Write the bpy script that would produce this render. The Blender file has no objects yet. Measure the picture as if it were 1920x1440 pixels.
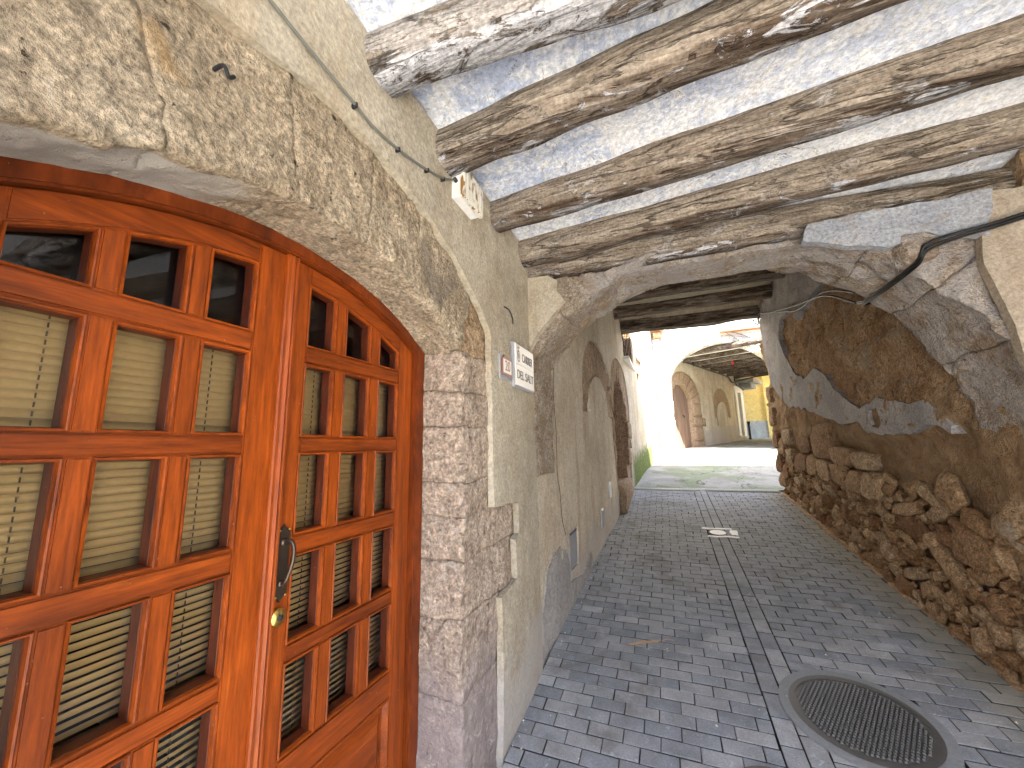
import bpy, bmesh, math, random
import numpy as np
from mathutils import Matrix, Vector
from mathutils.geometry import delaunay_2d_cdt
random.seed(7); RS = np.random.RandomState(7)
S = bpy.context.scene; C = S.collection
# ------------------------------------------------------------------ camera, sky, sun, exposure
cam = bpy.data.cameras.new('camera'); cam.sensor_width = 36; cam.lens = 721/1920*36
cam.clip_start = .02; cam.clip_end = 500
co = bpy.data.objects.new('camera', cam); C.objects.link(co)
R = np.array([[.92955341,-.07754895,-.36043949],[.36818785,.14437604,.91847334],[-.01918782,-.98647946,.16275782]])
co.matrix_world = Matrix([[R[i][0],-R[i][1],-R[i][2],0] for i in range(3)]+[[0,0,0,1]])
S.camera = co
SUN = Vector((-.22,.55,-1)).normalized()
w = bpy.data.worlds.new('World'); S.world = w; w.use_nodes = True
nt = w.node_tree; bg = nt.nodes['Background']; sk = nt.nodes.new('ShaderNodeTexSky'); sk.sky_type = 'NISHITA'
sk.sun_disc = False; sk.sun_elevation = math.asin(-SUN.z); sk.sun_rotation = math.atan2(-SUN.x, -SUN.y)
sk.dust_density = 1.2; sk.ozone_density = .9; sk.air_density = 1.0
nt.links.new(sk.outputs[0], bg.inputs[0]); bg.inputs[1].default_value = .15
sl = bpy.data.lights.new('sun','SUN'); sl.energy = 4.6; sl.angle = math.radians(.5); sl.color = (1,.95,.87)
so = bpy.data.objects.new('sun', sl); C.objects.link(so); so.rotation_euler = SUN.to_track_quat('-Z','Y').to_euler()
S.view_settings.view_transform = 'Standard'; S.view_settings.look = 'None'; S.view_settings.gamma = 1
S.view_settings.use_curve_mapping = False; S.view_settings.exposure = 3.78
S.cycles.max_bounces = 10; S.cycles.diffuse_bounces = 8; S.cycles.glossy_bounces = 4; S.cycles.transparent_max_bounces = 12
S.cycles.use_denoising = True; S.cycles.sample_clamp_indirect = 6; S.cycles.use_adaptive_sampling = True

# ------------------------------------------------------------------ noise in numpy
def _h(i, j, k, s):
    n = (i*374761393 + j*668265263 + k*2147483647 + s*1274126177) & 0xffffffff
    n = ((n ^ (n >> 13))*1274126177) & 0xffffffff
    n = ((n ^ (n >> 16))*2246822519) & 0xffffffff
    return ((n ^ (n >> 15)) & 0xffffff)/float(0xffffff)
def vn(P, sc, seed=0):
    Q = np.asarray(P, float)*sc + 100.0; I = np.floor(Q).astype(np.int64); f = Q-I; f = f*f*(3-2*f); r = 0
    for a in (0,1):
        for b in (0,1):
            for c in (0,1):
                wt = (f[:,0] if a else 1-f[:,0])*(f[:,1] if b else 1-f[:,1])*(f[:,2] if c else 1-f[:,2])
                r = r + wt*_h(I[:,0]+a, I[:,1]+b, I[:,2]+c, seed)
    return r*2-1
def fbm(P, sc, o=4, seed=0, g=.5):
    P = np.asarray(P, float); r = 0; a = 1; t = 0
    for k in range(o):
        r = r + a*vn(P, sc*2**k, seed+k*17); t += a; a *= g
    return r/t
def vec3(P, sc, o, seed): return np.stack([fbm(P, sc, o, seed+91*k) for k in range(3)], 1)

# ------------------------------------------------------------------ node helper
class X:
    def __init__(s, nt, sock): s.nt = nt; s.s = sock
    def _m(s, op, o=None, o2=None, clamp=False):
        n = s.nt.nodes.new('ShaderNodeMath'); n.operation = op; n.use_clamp = clamp
        s.nt.links.new(s.s, n.inputs[0])
        for i, v in ((1,o),(2,o2)):
            if v is None: continue
            if isinstance(v, X): s.nt.links.new(v.s, n.inputs[i])
            else: n.inputs[i].default_value = v
        return X(s.nt, n.outputs[0])
    def __add__(s,o): return s._m('ADD',o)
    def __sub__(s,o): return s._m('SUBTRACT',o)
    def __mul__(s,o): return s._m('MULTIPLY',o)
    def inv(s): return (s*-1.0)+1.0
    def var(s, amt): return ((s-.5)*amt+1.0)._m('MAXIMUM',.12)
    def line(s, w): return (s-.5)._m('ABSOLUTE').step(w, w*.35)      # thin line where the noise crosses its middle
    def step(s, a, b):
        n = s.nt.nodes.new('ShaderNodeMapRange'); n.interpolation_type = 'SMOOTHSTEP'
        s.nt.links.new(s.s, n.inputs[0]); n.inputs[1].default_value = a; n.inputs[2].default_value = b
        return X(s.nt, n.outputs[0])
class Mat:
    def __init__(s, name, rough=.9, spec=.3):
        s.m = bpy.data.materials.new(name); s.m.use_nodes = True; s.nt = s.m.node_tree
        s.b = s.nt.nodes['Principled BSDF']; s.b.inputs['Roughness'].default_value = rough
        s.b.inputs['Specular IOR Level'].default_value = spec
        g = s.nt.nodes.new('ShaderNodeNewGeometry'); s.pos = g.outputs['Position']; s.normal = g.outputs['Normal']
        x = s.nt.nodes.new('ShaderNodeSeparateXYZ'); s.nt.links.new(s.pos, x.inputs[0])
        s.x, s.y, s.z = [X(s.nt, x.outputs[i]) for i in range(3)]
        xn = s.nt.nodes.new('ShaderNodeSeparateXYZ'); s.nt.links.new(s.normal, xn.inputs[0])
        s.nz = X(s.nt, xn.outputs[2]); s.nx = X(s.nt, xn.outputs[0])
    def map(s, st):
        if tuple(st) == (1,1,1): return s.pos
        n = s.nt.nodes.new('ShaderNodeMapping'); s.nt.links.new(s.pos, n.inputs[0]); n.inputs['Scale'].default_value = st
        return n.outputs[0]
    def noise(s, sc, det=6, st=(1,1,1), dist=0, rough=.55):
        n = s.nt.nodes.new('ShaderNodeTexNoise'); s.nt.links.new(s.map(st), n.inputs['Vector'])
        n.inputs['Scale'].default_value = sc; n.inputs['Detail'].default_value = det; n.inputs['Distortion'].default_value = dist
        n.inputs['Roughness'].default_value = rough
        return X(s.nt, n.outputs['Fac'])
    def vor(s, sc, feat='F1', st=(1,1,1), rnd=1):
        n = s.nt.nodes.new('ShaderNodeTexVoronoi'); n.feature = feat; s.nt.links.new(s.map(st), n.inputs['Vector'])
        n.inputs['Scale'].default_value = sc; n.inputs['Randomness'].default_value = rnd
        return X(s.nt, n.outputs['Distance'])
    def attr(s, name):
        n = s.nt.nodes.new('ShaderNodeAttribute'); n.attribute_name = name; return X(s.nt, n.outputs['Fac'])
    def rand(s):
        n = s.nt.nodes.new('ShaderNodeObjectInfo'); return X(s.nt, n.outputs['Random'])
    def ramp(s, fac, stops):
        n = s.nt.nodes.new('ShaderNodeValToRGB'); s.nt.links.new(fac.s, n.inputs[0]); e = n.color_ramp.elements
        while len(e) < len(stops): e.new(.5)
        for i, (p, c) in enumerate(stops): e[i].position = p; e[i].color = (*c, 1)
        return X(s.nt, n.outputs[0])
    def mix(s, fac, a, b, typ='MIX'):
        n = s.nt.nodes.new('ShaderNodeMix'); n.data_type = 'RGBA'; n.blend_type = typ
        def put(i, v):
            if isinstance(v, X): s.nt.links.new(v.s, n.inputs[i])
            elif isinstance(v, (tuple, list)): n.inputs[i].default_value = (*v, 1)
            else: n.inputs[i].default_value = v
        put(0, fac); put(6, a); put(7, b); return X(s.nt, n.outputs[2])
    def gain(s, col, f):      # col * f (f is a scalar X)
        n = s.nt.nodes.new('ShaderNodeVectorMath'); n.operation = 'SCALE'
        s.nt.links.new(col.s, n.inputs[0]); s.nt.links.new(f.s, n.inputs['Scale']); return X(s.nt, n.outputs[0])
    def color(s, c): s.nt.links.new(c.s, s.b.inputs['Base Color']); return s
    def rough(s, c): s.nt.links.new(c.s, s.b.inputs['Roughness']); return s
    def bump(s, h, dist=.01, strength=1.0):
        n = s.nt.nodes.new('ShaderNodeBump'); s.nt.links.new(h.s, n.inputs['Height'])
        n.inputs['Distance'].default_value = dist; n.inputs['Strength'].default_value = strength
        s.nt.links.new(n.outputs[0], s.b.inputs['Normal']); return s
def plain(name, col, rough=.6, metal=0, spec=.4, bump=0, var=.25, sc=30):
    m = Mat(name, rough, spec); n = m.noise(sc, 5)
    m.color(m.gain(m.ramp(n, [(0,col),(1,col)]), n*(2*var)+(1-var))); m.b.inputs['Metallic'].default_value = metal
    if bump: m.bump(n, bump)
    return m.m

# ------------------------------------------------------------------ materials
def stone_mat(name, ramp, sc=5, fine=55, pit=.5, bump=.012, tint=.25, light=None, extra=None):
    m = Mat(name, .92, .2)
    a = m.noise(sc, 9, dist=.6, rough=.62); f = m.noise(fine, 8, rough=.7); g = m.noise(sc*4, 8, dist=.35, rough=.68)
    c = m.ramp(a*.55+g*.45, ramp)
    c = m.gain(c, f.var(2.7)); c = m.gain(c, m.noise(fine*2.3, 4, rough=.7).var(2.6)); c = m.gain(c, g.var(.6))
    if light: c = m.mix(m.noise(sc*5, 8, dist=2, rough=.7).step(.56, .68)*.6, c, light)
    p = m.noise(fine*.7, 4, rough=.6).step(.36, .28); c = m.mix(p*pit, c, tuple(.25*v for v in ramp[0][1]))
    if tint: c = m.gain(c, m.rand()*tint+(1-tint/2))
    if extra: c = extra(m, c)
    m.color(c); m.bump(f*.8+g*1.2-p*.5, bump*1.9); return m.m
def ocre(m, c):
    # ochre and grey patches of the weathered stone, and the smooth grey render left on the soffit
    c = m.mix(m.noise(2.3, 5, dist=.8).step(.60, .68)*.45, c, (.60,.36,.13))
    c = m.mix(m.noise(2.9, 6, dist=1.5).step(.36, .27)*.6, c, (.24,.20,.16))
    n = m.noise(9, 5)
    k = (m.y+(n*.3)).step(.72, .60)*(m.x+n*.02).step(-.835, -.85)
    c = m.mix(k, c, (.58,.54,.47))
    return c
def jamb_x(m, c):
    n = m.noise(9, 6, dist=.5)
    c = m.mix((m.z+n*.5).step(-.45, -.85)*.75, c, (.35,.295,.29))
    c = m.mix(m.noise(14, 8, dist=2).step(.60, .66)*.5, c, (.62,.56,.48))
    return c
def hue(m, c): return m.mix(.8, c, m.ramp(m.rand(), [(0,(.85,.54,.34)),(.4,(.85,.70,.53)),(.75,(.86,.80,.72)),(1,(.68,.71,.70))]), 'MULTIPLY')
M = {}
M['arch_stone'] = stone_mat('weathered stone', [(.25,(.25,.175,.11)),(.42,(.41,.32,.215)),(.58,(.50,.405,.285)),(.78,(.62,.53,.40))], 3.2, 46, .9, .020, .10, (.80,.70,.54), ocre)
M['jamb_stone'] = stone_mat('rosy jamb stone', [(.28,(.30,.22,.165)),(.5,(.44,.345,.265)),(.75,(.56,.46,.365))], 5, 34, .6, .013, .10, None, jamb_x)
M['brown_stone'] = stone_mat('brown stone', [(.30,(.22,.14,.08)),(.5,(.46,.33,.21)),(.75,(.64,.51,.36))], 5, 42, .6, .016, .8, None, hue)
M['ring_stone'] = stone_mat('pitted arch stone', [(.28,(.20,.14,.10)),(.45,(.42,.33,.24)),(.62,(.56,.49,.40)),(.8,(.70,.66,.58))], 7, 50, .8, .02, .2, (.62,.62,.66),
    lambda m, c: m.mix((m.x+m.noise(5,5)*.8).step(-.15,.25)*.45*m.noise(6,6,dist=1).step(.35,.6), m.mix(m.noise(3.4,8,dist=.7,rough=.65).step(.50,.60)*.75, c, (.34,.235,.14)), (.56,.56,.59)))
M['blind_stone'] = stone_mat('tan stone', [(.30,(.20,.135,.085)),(.5,(.38,.27,.18)),(.75,(.52,.40,.28))], 8, 50, .5, .012, .2)
M['white_stone'] = stone_mat('pale limewashed stone', [(.30,(.42,.36,.27)),(.5,(.62,.57,.48)),(.75,(.74,.71,.64))], 5, 30, .6, .02, .1)
def plaster_mat(name, a, b, streak, sc=2.2, bump=.006, damp=None, extra=None):
    m = Mat(name, .93, .15)
    n = m.noise(sc, 8, dist=.7); s2 = m.noise(5, 6, st=(1,1,.16), dist=.3); f = m.noise(70, 6, rough=.7)
    c = m.mix(n.step(.32, .68), a, b); c = m.gain(c, m.noise(.7, 4).var(.8)); c = m.mix(s2.step(.48, .68)*.6, c, streak); c = m.mix(m.noise(3.7,8,dist=1.2,rough=.65).step(.57,.66)*.45, c, tuple(.8*v for v in streak))
    sp = m.noise(38, 4).step(.70, .76); c = m.mix(sp*.5, c, tuple(.35*v for v in a))
    c = m.gain(c, f.var(1.6)); c = m.gain(c, m.noise(17,8,dist=.8,rough=.65).var(.9)); c = m.mix(m.noise(1.9,9,dist=.9,rough=.6).line(.0022)*m.noise(1.3,3).step(.45,.6)*.8, c, tuple(.3*v for v in a))
    if extra: c = extra(m, c)
    m.color(c); m.bump(n*1.6+m.noise(14, 8, rough=.65)*1.0+f*.35, bump*1.7); return m.m
def lower_damp(m, c):
    n = m.noise(4, 7, dist=.8); h = m.z-m.y*.1128
    c = m.mix((h+n*.55).step(-.92, -1.12)*.6, c, (.43,.40,.37))
    c = m.mix(m.noise(7, 8, dist=1.5).step(.60, .68)*(h+n*.5).step(-.4, -.9)*.6, c, (.46,.31,.22))
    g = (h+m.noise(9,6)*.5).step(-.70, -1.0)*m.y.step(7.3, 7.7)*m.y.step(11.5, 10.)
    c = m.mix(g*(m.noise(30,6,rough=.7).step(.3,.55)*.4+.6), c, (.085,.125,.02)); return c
M['plaster'] = plaster_mat('beige plaster', (.385,.335,.25), (.47,.42,.33), (.35,.275,.185), extra=lower_damp)
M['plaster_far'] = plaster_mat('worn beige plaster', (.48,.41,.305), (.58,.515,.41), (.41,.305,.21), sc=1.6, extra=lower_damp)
M['plaster_pink'] = plaster_mat('brownish beige plaster', (.34,.285,.22), (.40,.34,.265), (.30,.235,.17))
M['plaster_white'] = plaster_mat('white limewash', (.72,.71,.68), (.80,.79,.77), (.62,.58,.50), bump=.004)
M['plaster_yellow'] = plaster_mat('yellow render', (.56,.41,.13), (.62,.47,.18), (.48,.34,.11), bump=.003)
M['plaster_grey'] = plaster_mat('grey render', (.28,.28,.26), (.36,.36,.33), (.24,.24,.22), bump=.004)
def bluegrey(name, a, b, cdk, sp=.55):
    m = Mat(name, .9, .2); n = m.noise(3.5, 8, dist=.6); f = m.noise(60, 7, rough=.7); k = m.noise(11, 8, dist=1.5)
    c = m.mix(n.step(.35,.65), a, b); c = m.mix(k.step(sp, sp+.12)*.8, c, cdk)
    c = m.gain(c, f.var(2.4)); m.color(c); m.bump(n+k*.6+f*.4, .014); return m.m
M['blue_patch'] = bluegrey('pale blue plaster', (.27,.285,.315), (.36,.37,.39), (.27,.235,.20), .54)
M['grey_patch'] = bluegrey('grey plaster remnant', (.27,.265,.27), (.38,.36,.35), (.22,.17,.14), .55)
# ceiling: limewash with worn blue
m = Mat('blue limewash', .9, .2)
n1 = m.noise(1.5, 7, dist=.8); n2 = m.noise(6, 9, st=(.55,1,1), dist=1.2, rough=.65); f = m.noise(55, 8, rough=.72)
n3 = m.noise(24, 9, dist=.8, rough=.75)
c = m.mix(((n1*.34+n2*.26+n3*.40)).step(.545,.45)*((m.x*-.28)+.85)._m('MINIMUM',.9), (.78,.80,.83), (.40,.47,.63))
c = m.mix(m.noise(19, 6, dist=1).step(.56,.66)*.75, c, (.79,.78,.75))
c = m.mix(m.noise(2.0, 3, dist=.3).step(.71,.725), c, (.52,.43,.30))
c = m.mix(m.noise(30, 5, dist=.5).step(.70,.75)*.6, c, (.30,.26,.24))
c = m.mix(m.noise(1.7,8,dist=1,rough=.6).line(.002)*m.noise(1.1,3).step(.42,.55), c, (.12,.10,.09))
m.color(m.gain(c, f.var(1.8))); m.bump(n2*.9+f*.5+m.noise(19,6)*.7, .020); M['ceiling'] = m.m
# old beams: brown grain, dark cracks, flaking pale paint, tan mud on the near upper side
def beam_mat(name, flake=.5, tan=1.0, seed=0):
    m = Mat(name, .9, .2)
    g = m.noise(7, 9, st=(.22,1,1), dist=1.0, rough=.65); gf = m.noise(34, 7, st=(.12,1,1), dist=.6, rough=.6); f = m.noise(80, 5)
    c = m.ramp(g*.5+gf*.5, [(.32,(.025,.014,.009)),(.44,(.10,.068,.045)),(.54,(.25,.20,.155)),(.66,(.42,.375,.33))])
    fl = m.noise(13, 10, st=(.42,1,1), dist=.7, rough=.75)+m.noise(1.7, 3)*.35
    k = fl.step(flake+.17, flake+.19)
    c = m.mix(k*.9, c, (.56,.56,.58))
    dk = m.noise(17, 7, st=(.3,1,1), dist=2).step(.40,.33); c = m.mix(dk*.8*k.inv(), c, (.04,.02,.012))
    t = (m.attr('tan')+m.noise(5,6,st=(.4,1,1))*.9-.45).step(.66,.80)*tan
    c = m.mix(t, c, m.mix(gf.step(.3,.7), (.25,.20,.15), (.385,.33,.265)))
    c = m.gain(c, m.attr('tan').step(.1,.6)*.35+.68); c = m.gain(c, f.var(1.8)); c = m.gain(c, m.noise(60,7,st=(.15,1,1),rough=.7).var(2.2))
    ln = m.noise(8, 5, st=(.07,1,1), dist=.3).line(.016)*m.noise(3,3,st=(.4,1,1)).step(.42,.52); c = m.mix(ln*.6, c, (.03,.02,.013))
    m.color(c); m.bump(g*1.2-ln*.6+gf*.9+k*.3-dk*.5+f*.2, .028); return m.m
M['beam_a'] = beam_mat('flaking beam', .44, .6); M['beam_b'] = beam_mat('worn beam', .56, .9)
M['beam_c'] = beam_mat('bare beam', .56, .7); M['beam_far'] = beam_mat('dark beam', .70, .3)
# varnished wood; grain along z or y
def wood(name, st, dark=1.0):
    m = Mat(name, .40, .28)
    g = m.noise(16, 8, st=st, dist=.5, rough=.6); gf = m.noise(70, 6, st=st, rough=.6); b = m.noise(3, 4, st=(1,1,1), dist=.6)
    c = m.ramp(g*.6+gf*.4, [(.30,(.075*dark,.012*dark,.003)),(.45,(.20*dark,.038*dark,.004)),(.58,(.275*dark,.051*dark,.004)),(.72,(.37*dark,.084*dark,.008))])
    c = m.gain(c, b.var(.7)); c = m.gain(c, m.noise(150,6,st=st,rough=.7).var(1.8)); c = m.gain(c, m.noise(40,6,st=st,dist=.6).var(.9)); c = m.mix(m.noise(90,4).step(.71,.75)*.4, c, (.5,.35,.25))
    m.color(c); m.rough(gf*.25+.30); m.bump(gf*.5+g, .0016); m.b.inputs['Coat Weight'].default_value = .0; m.b.inputs['Coat Roughness'].default_value = .2
    return m.m
M['wood_v'] = wood('varnished wood upright', (1,1,.07)); M['wood_h'] = wood('varnished wood lengthwise', (1,.07,1), .86)
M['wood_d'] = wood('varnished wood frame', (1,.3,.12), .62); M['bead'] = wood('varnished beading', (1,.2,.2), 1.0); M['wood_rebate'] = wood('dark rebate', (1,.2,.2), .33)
m = Mat('glass'); nt = m.nt; nt.nodes.remove(m.b)
fr = nt.nodes.new('ShaderNodeFresnel'); fr.inputs[0].default_value = 1.5
tr = nt.nodes.new('ShaderNodeBsdfTransparent'); gl = nt.nodes.new('ShaderNodeBsdfGlossy'); gl.inputs['Roughness'].default_value = .015
mx = nt.nodes.new('ShaderNodeMixShader'); ff = X(nt, fr.outputs[0])*1.5
nt.links.new(ff.s, mx.inputs[0]); nt.links.new(tr.outputs[0], mx.inputs[1]); nt.links.new(gl.outputs[0], mx.inputs[2])
nt.links.new(mx.outputs[0], nt.nodes['Material Output'].inputs[0]); M['glass'] = m.m
M['slat'] = plain('tan blind slat', (.50,.36,.155), .5, sc=90, var=.12); M['cord'] = plain('dark cord', (.06,.05,.03), .8)
M['dark'] = plain('dark interior', (.03,.028,.026), .9)
M['bronze'] = plain('dark bronze', (.10,.075,.055), .38, .85, bump=.001); M['brass'] = plain('worn brass', (.55,.38,.10), .3, .95, bump=.001)
M['cable_grey'] = plain('grey cable', (.13,.13,.11), .6); M['cable_black'] = plain('black cable', (.012,.012,.012), .45)
M['iron'] = plain('wrought iron', (.03,.03,.033), .5, .5)
M['cast'] = plain('cast iron', (.11,.105,.10), .55, .6, bump=.002, sc=120); M['collar'] = plain('dark mortar', (.20,.205,.21), .95, bump=.003, sc=60); M['zinc'] = plain('galvanised steel', (.45,.45,.44), .45, .7)
M['tile_white'] = plain('white glazed tile', (.78,.76,.70), .25, var=.06); M['tile_brown'] = plain('brown glaze', (.24,.09,.045), .3)
M['ink'] = plain('black glaze', (.035,.03,.03), .35); M['crest'] = plain('grey crest glaze', (.20,.20,.19), .4); M['mortar_grey'] = plain('grey mortar', (.33,.33,.34), .95, bump=.004, sc=80)
M['white_paint'] = plain('white paint', (.74,.73,.70), .6, bump=.002)
m = Mat('rusty white paint', .55, .4); r_ = m.noise(45, 8, st=(1,1,.4), dist=.5).step(.55,.63)
m.color(m.mix(r_, (.70,.67,.58), (.26,.13,.03))); m.bump(r_, -.002); M['rusty'] = m.m
M['meter'] = plain('grey metal hatch', (.34,.34,.36), .5, .3, sc=25); M['leaf'] = plain('dry leaf', (.42,.27,.14), .7)
m = Mat('faded plank', .85, .15); n = m.noise(14,8,st=(1,1,.08)); m.color(m.ramp(n,[(.3,(.13,.085,.062)),(.7,(.25,.165,.12))])); m.bump(n,.004); M['door_planks'] = m.m
M['door_old'] = wood('old brown door boards', (1,1,.05), .42); M['red'] = plain('red plastic', (.7,.02,.01), .4)
M['tilec'] = stone_mat('terracotta', [(.3,(.36,.17,.09)),(.7,(.55,.32,.18))], 6, 40, .3, .006)
# pavers
m = Mat('concrete paver', .85, .3); f = m.noise(130, 6, rough=.75); n = m.noise(7, 7, dist=.5); r = m.rand()
c = m.ramp(r, [(0,(.18,.19,.205)),(.4,(.225,.235,.25)),(.75,(.255,.257,.262)),(1,(.30,.30,.305))])
c = m.gain(c, f.var(1.5)); c = m.gain(c, n.var(1.1))
c = m.mix(m.noise(13, 7, dist=2.2).step(.635,.69)*.6, c, (.42,.43,.45)); c = m.mix(m.noise(2.1,8,dist=.8,rough=.65).step(.52,.66)*.5, c, (.115,.105,.09)); c = m.mix(m.noise(3.3,6).step(.58,.72)*.45, c, (.13,.115,.095))
c = m.mix(((m.x-1.28)+(n*.3)).step(.10,.42)*.6, c, (.22,.19,.12))
m.color(c); m.bump(f*.6+n*.6, .003); M['paver'] = m.m
m = Mat('earth bed', .95, .1); f = m.noise(90, 5); m.color(m.mix(f, (.008,.007,.006), (.022,.019,.016))); m.bump(f, .004); M['bed'] = m.m
M['joint'] = plain('joint dirt', (.045,.042,.038), .95, spec=.1)
m = Mat('old concrete street', .9, .25); n = m.noise(1.1, 8, dist=1.2); f = m.noise(40, 8, rough=.7)
c = m.mix(n.step(.4,.6), (.20,.195,.18), (.27,.265,.25)); c = m.mix(m.noise(.9, 6, dist=.8).step(.48,.60)*.65, c, (.13,.17,.085))
c = m.gain(c, f.var(1.6)); c = m.mix(m.noise(.55,8,dist=1.2).line(.006)*.8, c, (.06,.055,.05)); m.color(c); m.bump(f+n, .006); M['street'] = m.m
m = Mat('ground', .95, .1); n = m.noise(1.2, 6); m.color(m.mix(n, (.44,.42,.38), (.54,.52,.48))); M['ground'] = m.m
# brown earth render of the right wall
m = Mat('earth render', .95, .1); n = m.noise(2.4, 8, dist=.9); f = m.noise(45, 8, rough=.72); g = m.noise(11, 8, dist=1.3, rough=.65)
c = m.ramp(n*.5+g*.5, [(.30,(.22,.12,.06)),(.43,(.50,.31,.17)),(.55,(.66,.46,.28)),(.68,(.76,.62,.44))])
c = m.gain(c, f.var(2.6)); c = m.mix(m.noise(23, 5, dist=.8).step(.38,.31)*.65, c, (.06,.03,.015))
c = m.mix(m.noise(3.1, 7, dist=1).step(.56,.66)*.5, c, (.52,.46,.38))
hz = m.z-m.y*.06+m.noise(3,7,dist=.8)*.5; c = m.mix(hz.step(.30,.18)*hz.step(-.35,-.15)*.75, c, m.mix(m.noise(9,7).step(.35,.65), (.40,.25,.135), (.56,.39,.23)))
m.color(c); m.bump(g*1.5+f*.9, .06); M['earth'] = m.m

# ------------------------------------------------------------------ object helpers
def tag(o, label=None, cat=None, group=None, kind=None):
    for k, v in (('label',label),('category',cat),('group',group),('kind',kind)):
        if v: o[k] = v
    return o
def empty(name, loc, label, cat, group=None):
    o = bpy.data.objects.new(name, None); o.location = loc; o.empty_display_size = .1; C.objects.link(o)
    return tag(o, label, cat, group)
def link(name, me, mat, parent=None, loc=None, rot=None, smooth=False):
    o = bpy.data.objects.new(name, me); C.objects.link(o)
    if mat is not None and not me.materials: me.materials.append(M[mat] if isinstance(mat, str) else mat)
    if smooth and len(me.polygons): me.polygons.foreach_set('use_smooth', [True]*len(me.polygons))
    if loc is not None: o.location = loc
    if rot is not None: o.rotation_euler = rot
    if parent is not None:
        o.parent = parent; o.matrix_parent_inverse = Matrix.Translation(-world_loc(parent))
    return o
def world_loc(o):
    return Vector(o.location)
def mesh(name, V, F):
    me = bpy.data.meshes.new(name); me.from_pydata([tuple(v) for v in V], [], [tuple(f) for f in F]); me.update(); return me
def mk(name, V, F, mat, parent=None, smooth=False): return link(name, mesh(name, V, F), mat, parent, smooth=smooth)
def boxm(name, lo, hi, mat, parent=None, bev=.0, seg=1):
    bm = bmesh.new(); bmesh.ops.create_cube(bm, size=1)
    for v in bm.verts: v.co = Vector([lo[i]+(v.co[i]+.5)*(hi[i]-lo[i]) for i in range(3)])
    if bev: bmesh.ops.bevel(bm, geom=bm.edges[:], offset=bev, segments=seg, affect='EDGES')
    me = bpy.data.meshes.new(name); bm.to_mesh(me); bm.free(); return link(name, me, mat, parent)
def boxesm(name, L, mat, parent=None):
    V=[];F=[]
    for lo,hi in L:
        b=len(V); V += [(lo[0] if not i&1 else hi[0], lo[1] if not i&2 else hi[1], lo[2] if not i&4 else hi[2]) for i in range(8)]
        F += [tuple(b+k for k in q) for q in ((0,2,3,1),(4,5,7,6),(0,1,5,4),(2,6,7,3),(0,4,6,2),(1,3,7,5))]
    return mk(name, V, F, mat, parent)
def prism(name, poly, x0, x1, mat, parent=None, bev=0, axis='x'):
    """poly in (Y,z) extruded in X (or in (X,z) extruded in Y); x1 is the visible face"""
    n = len(poly); f = (lambda a,b,x: (x,a,b)) if axis=='x' else ((lambda a,b,x: (a,x,b)) if axis=='y' else (lambda a,b,x: (a,b,x)))
    bm = bmesh.new(); A = [bm.verts.new(f(a,b,x0)) for a,b in poly]; B = [bm.verts.new(f(a,b,x1)) for a,b in poly]
    bm.faces.new(A[::-1]); top = bm.faces.new(B)
    for i in range(n): bm.faces.new((A[i],A[(i+1)%n],B[(i+1)%n],B[i]))
    bmesh.ops.recalc_face_normals(bm, faces=bm.faces[:])
    if bev: bmesh.ops.bevel(bm, geom=list(top.edges), offset=bev, segments=2, affect='EDGES')
    bmesh.ops.triangulate(bm, faces=[q for q in bm.faces if len(q.verts)>4])
    me = bpy.data.meshes.new(name); bm.to_mesh(me); bm.free(); return link(name, me, mat, parent)
def tube(name, pts, r, mat, parent=None, seg=8, wob=0, res=6):
    P = [Vector(p) for p in pts]; Q = []
    for i in range(len(P)-1):      # catmull rom
        a = P[max(i-1,0)]; b = P[i]; c_ = P[i+1]; d = P[min(i+2,len(P)-1)]
        for k in range(res):
            t = k/res; Q.append(.5*((2*b)+(c_-a)*t+(2*a-5*b+4*c_-d)*t*t+(3*b-a-3*c_+d)*t*t*t))
    Q.append(P[-1]); V=[];F=[]
    for i,q in enumerate(Q):
        t = (Q[min(i+1,len(Q)-1)]-Q[max(i-1,0)]).normalized(); u = t.orthogonal() if i==0 else (u-t*u.dot(t))
        u.normalize(); v = t.cross(u)
        for k in range(seg):
            a = 2*math.pi*k/seg; V.append(q+(u*math.cos(a)+v*math.sin(a))*r)
    for i in range(len(Q)-1):
        for k in range(seg): F.append((i*seg+k, i*seg+(k+1)%seg, (i+1)*seg+(k+1)%seg, (i+1)*seg+k))
    F.append(tuple(range(seg))[::-1]); F.append(tuple((len(Q)-1)*seg+k for k in range(seg)))
    return mk(name, V, F, mat, parent, smooth=True)
_T = {}
def cubegrid(a,b,c_):
    if (a,b,c_) in _T: return _T[(a,b,c_)]
    idx={}; V=[]; F=[]; n=(a,b,c_)
    def vid(i,j,k):
        if (i,j,k) not in idx: idx[(i,j,k)]=len(V); V.append((2*i/a-1,2*j/b-1,2*k/c_-1))
        return idx[(i,j,k)]
    for ax in range(3):
        p,q=[(1,2),(2,0),(0,1)][ax]
        for side in (0,n[ax]):
            for i in range(n[p]):
                for j in range(n[q]):
                    L=[]
                    for di,dj in ((0,0),(1,0),(1,1),(0,1)):
                        t=[0,0,0]; t[ax]=side; t[p]=i+di; t[q]=j+dj; L.append(vid(*t))
                    F.append(tuple(L if side else L[::-1]))
    _T[(a,b,c_)]=(np.array(V,float),F); return _T[(a,b,c_)]
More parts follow.
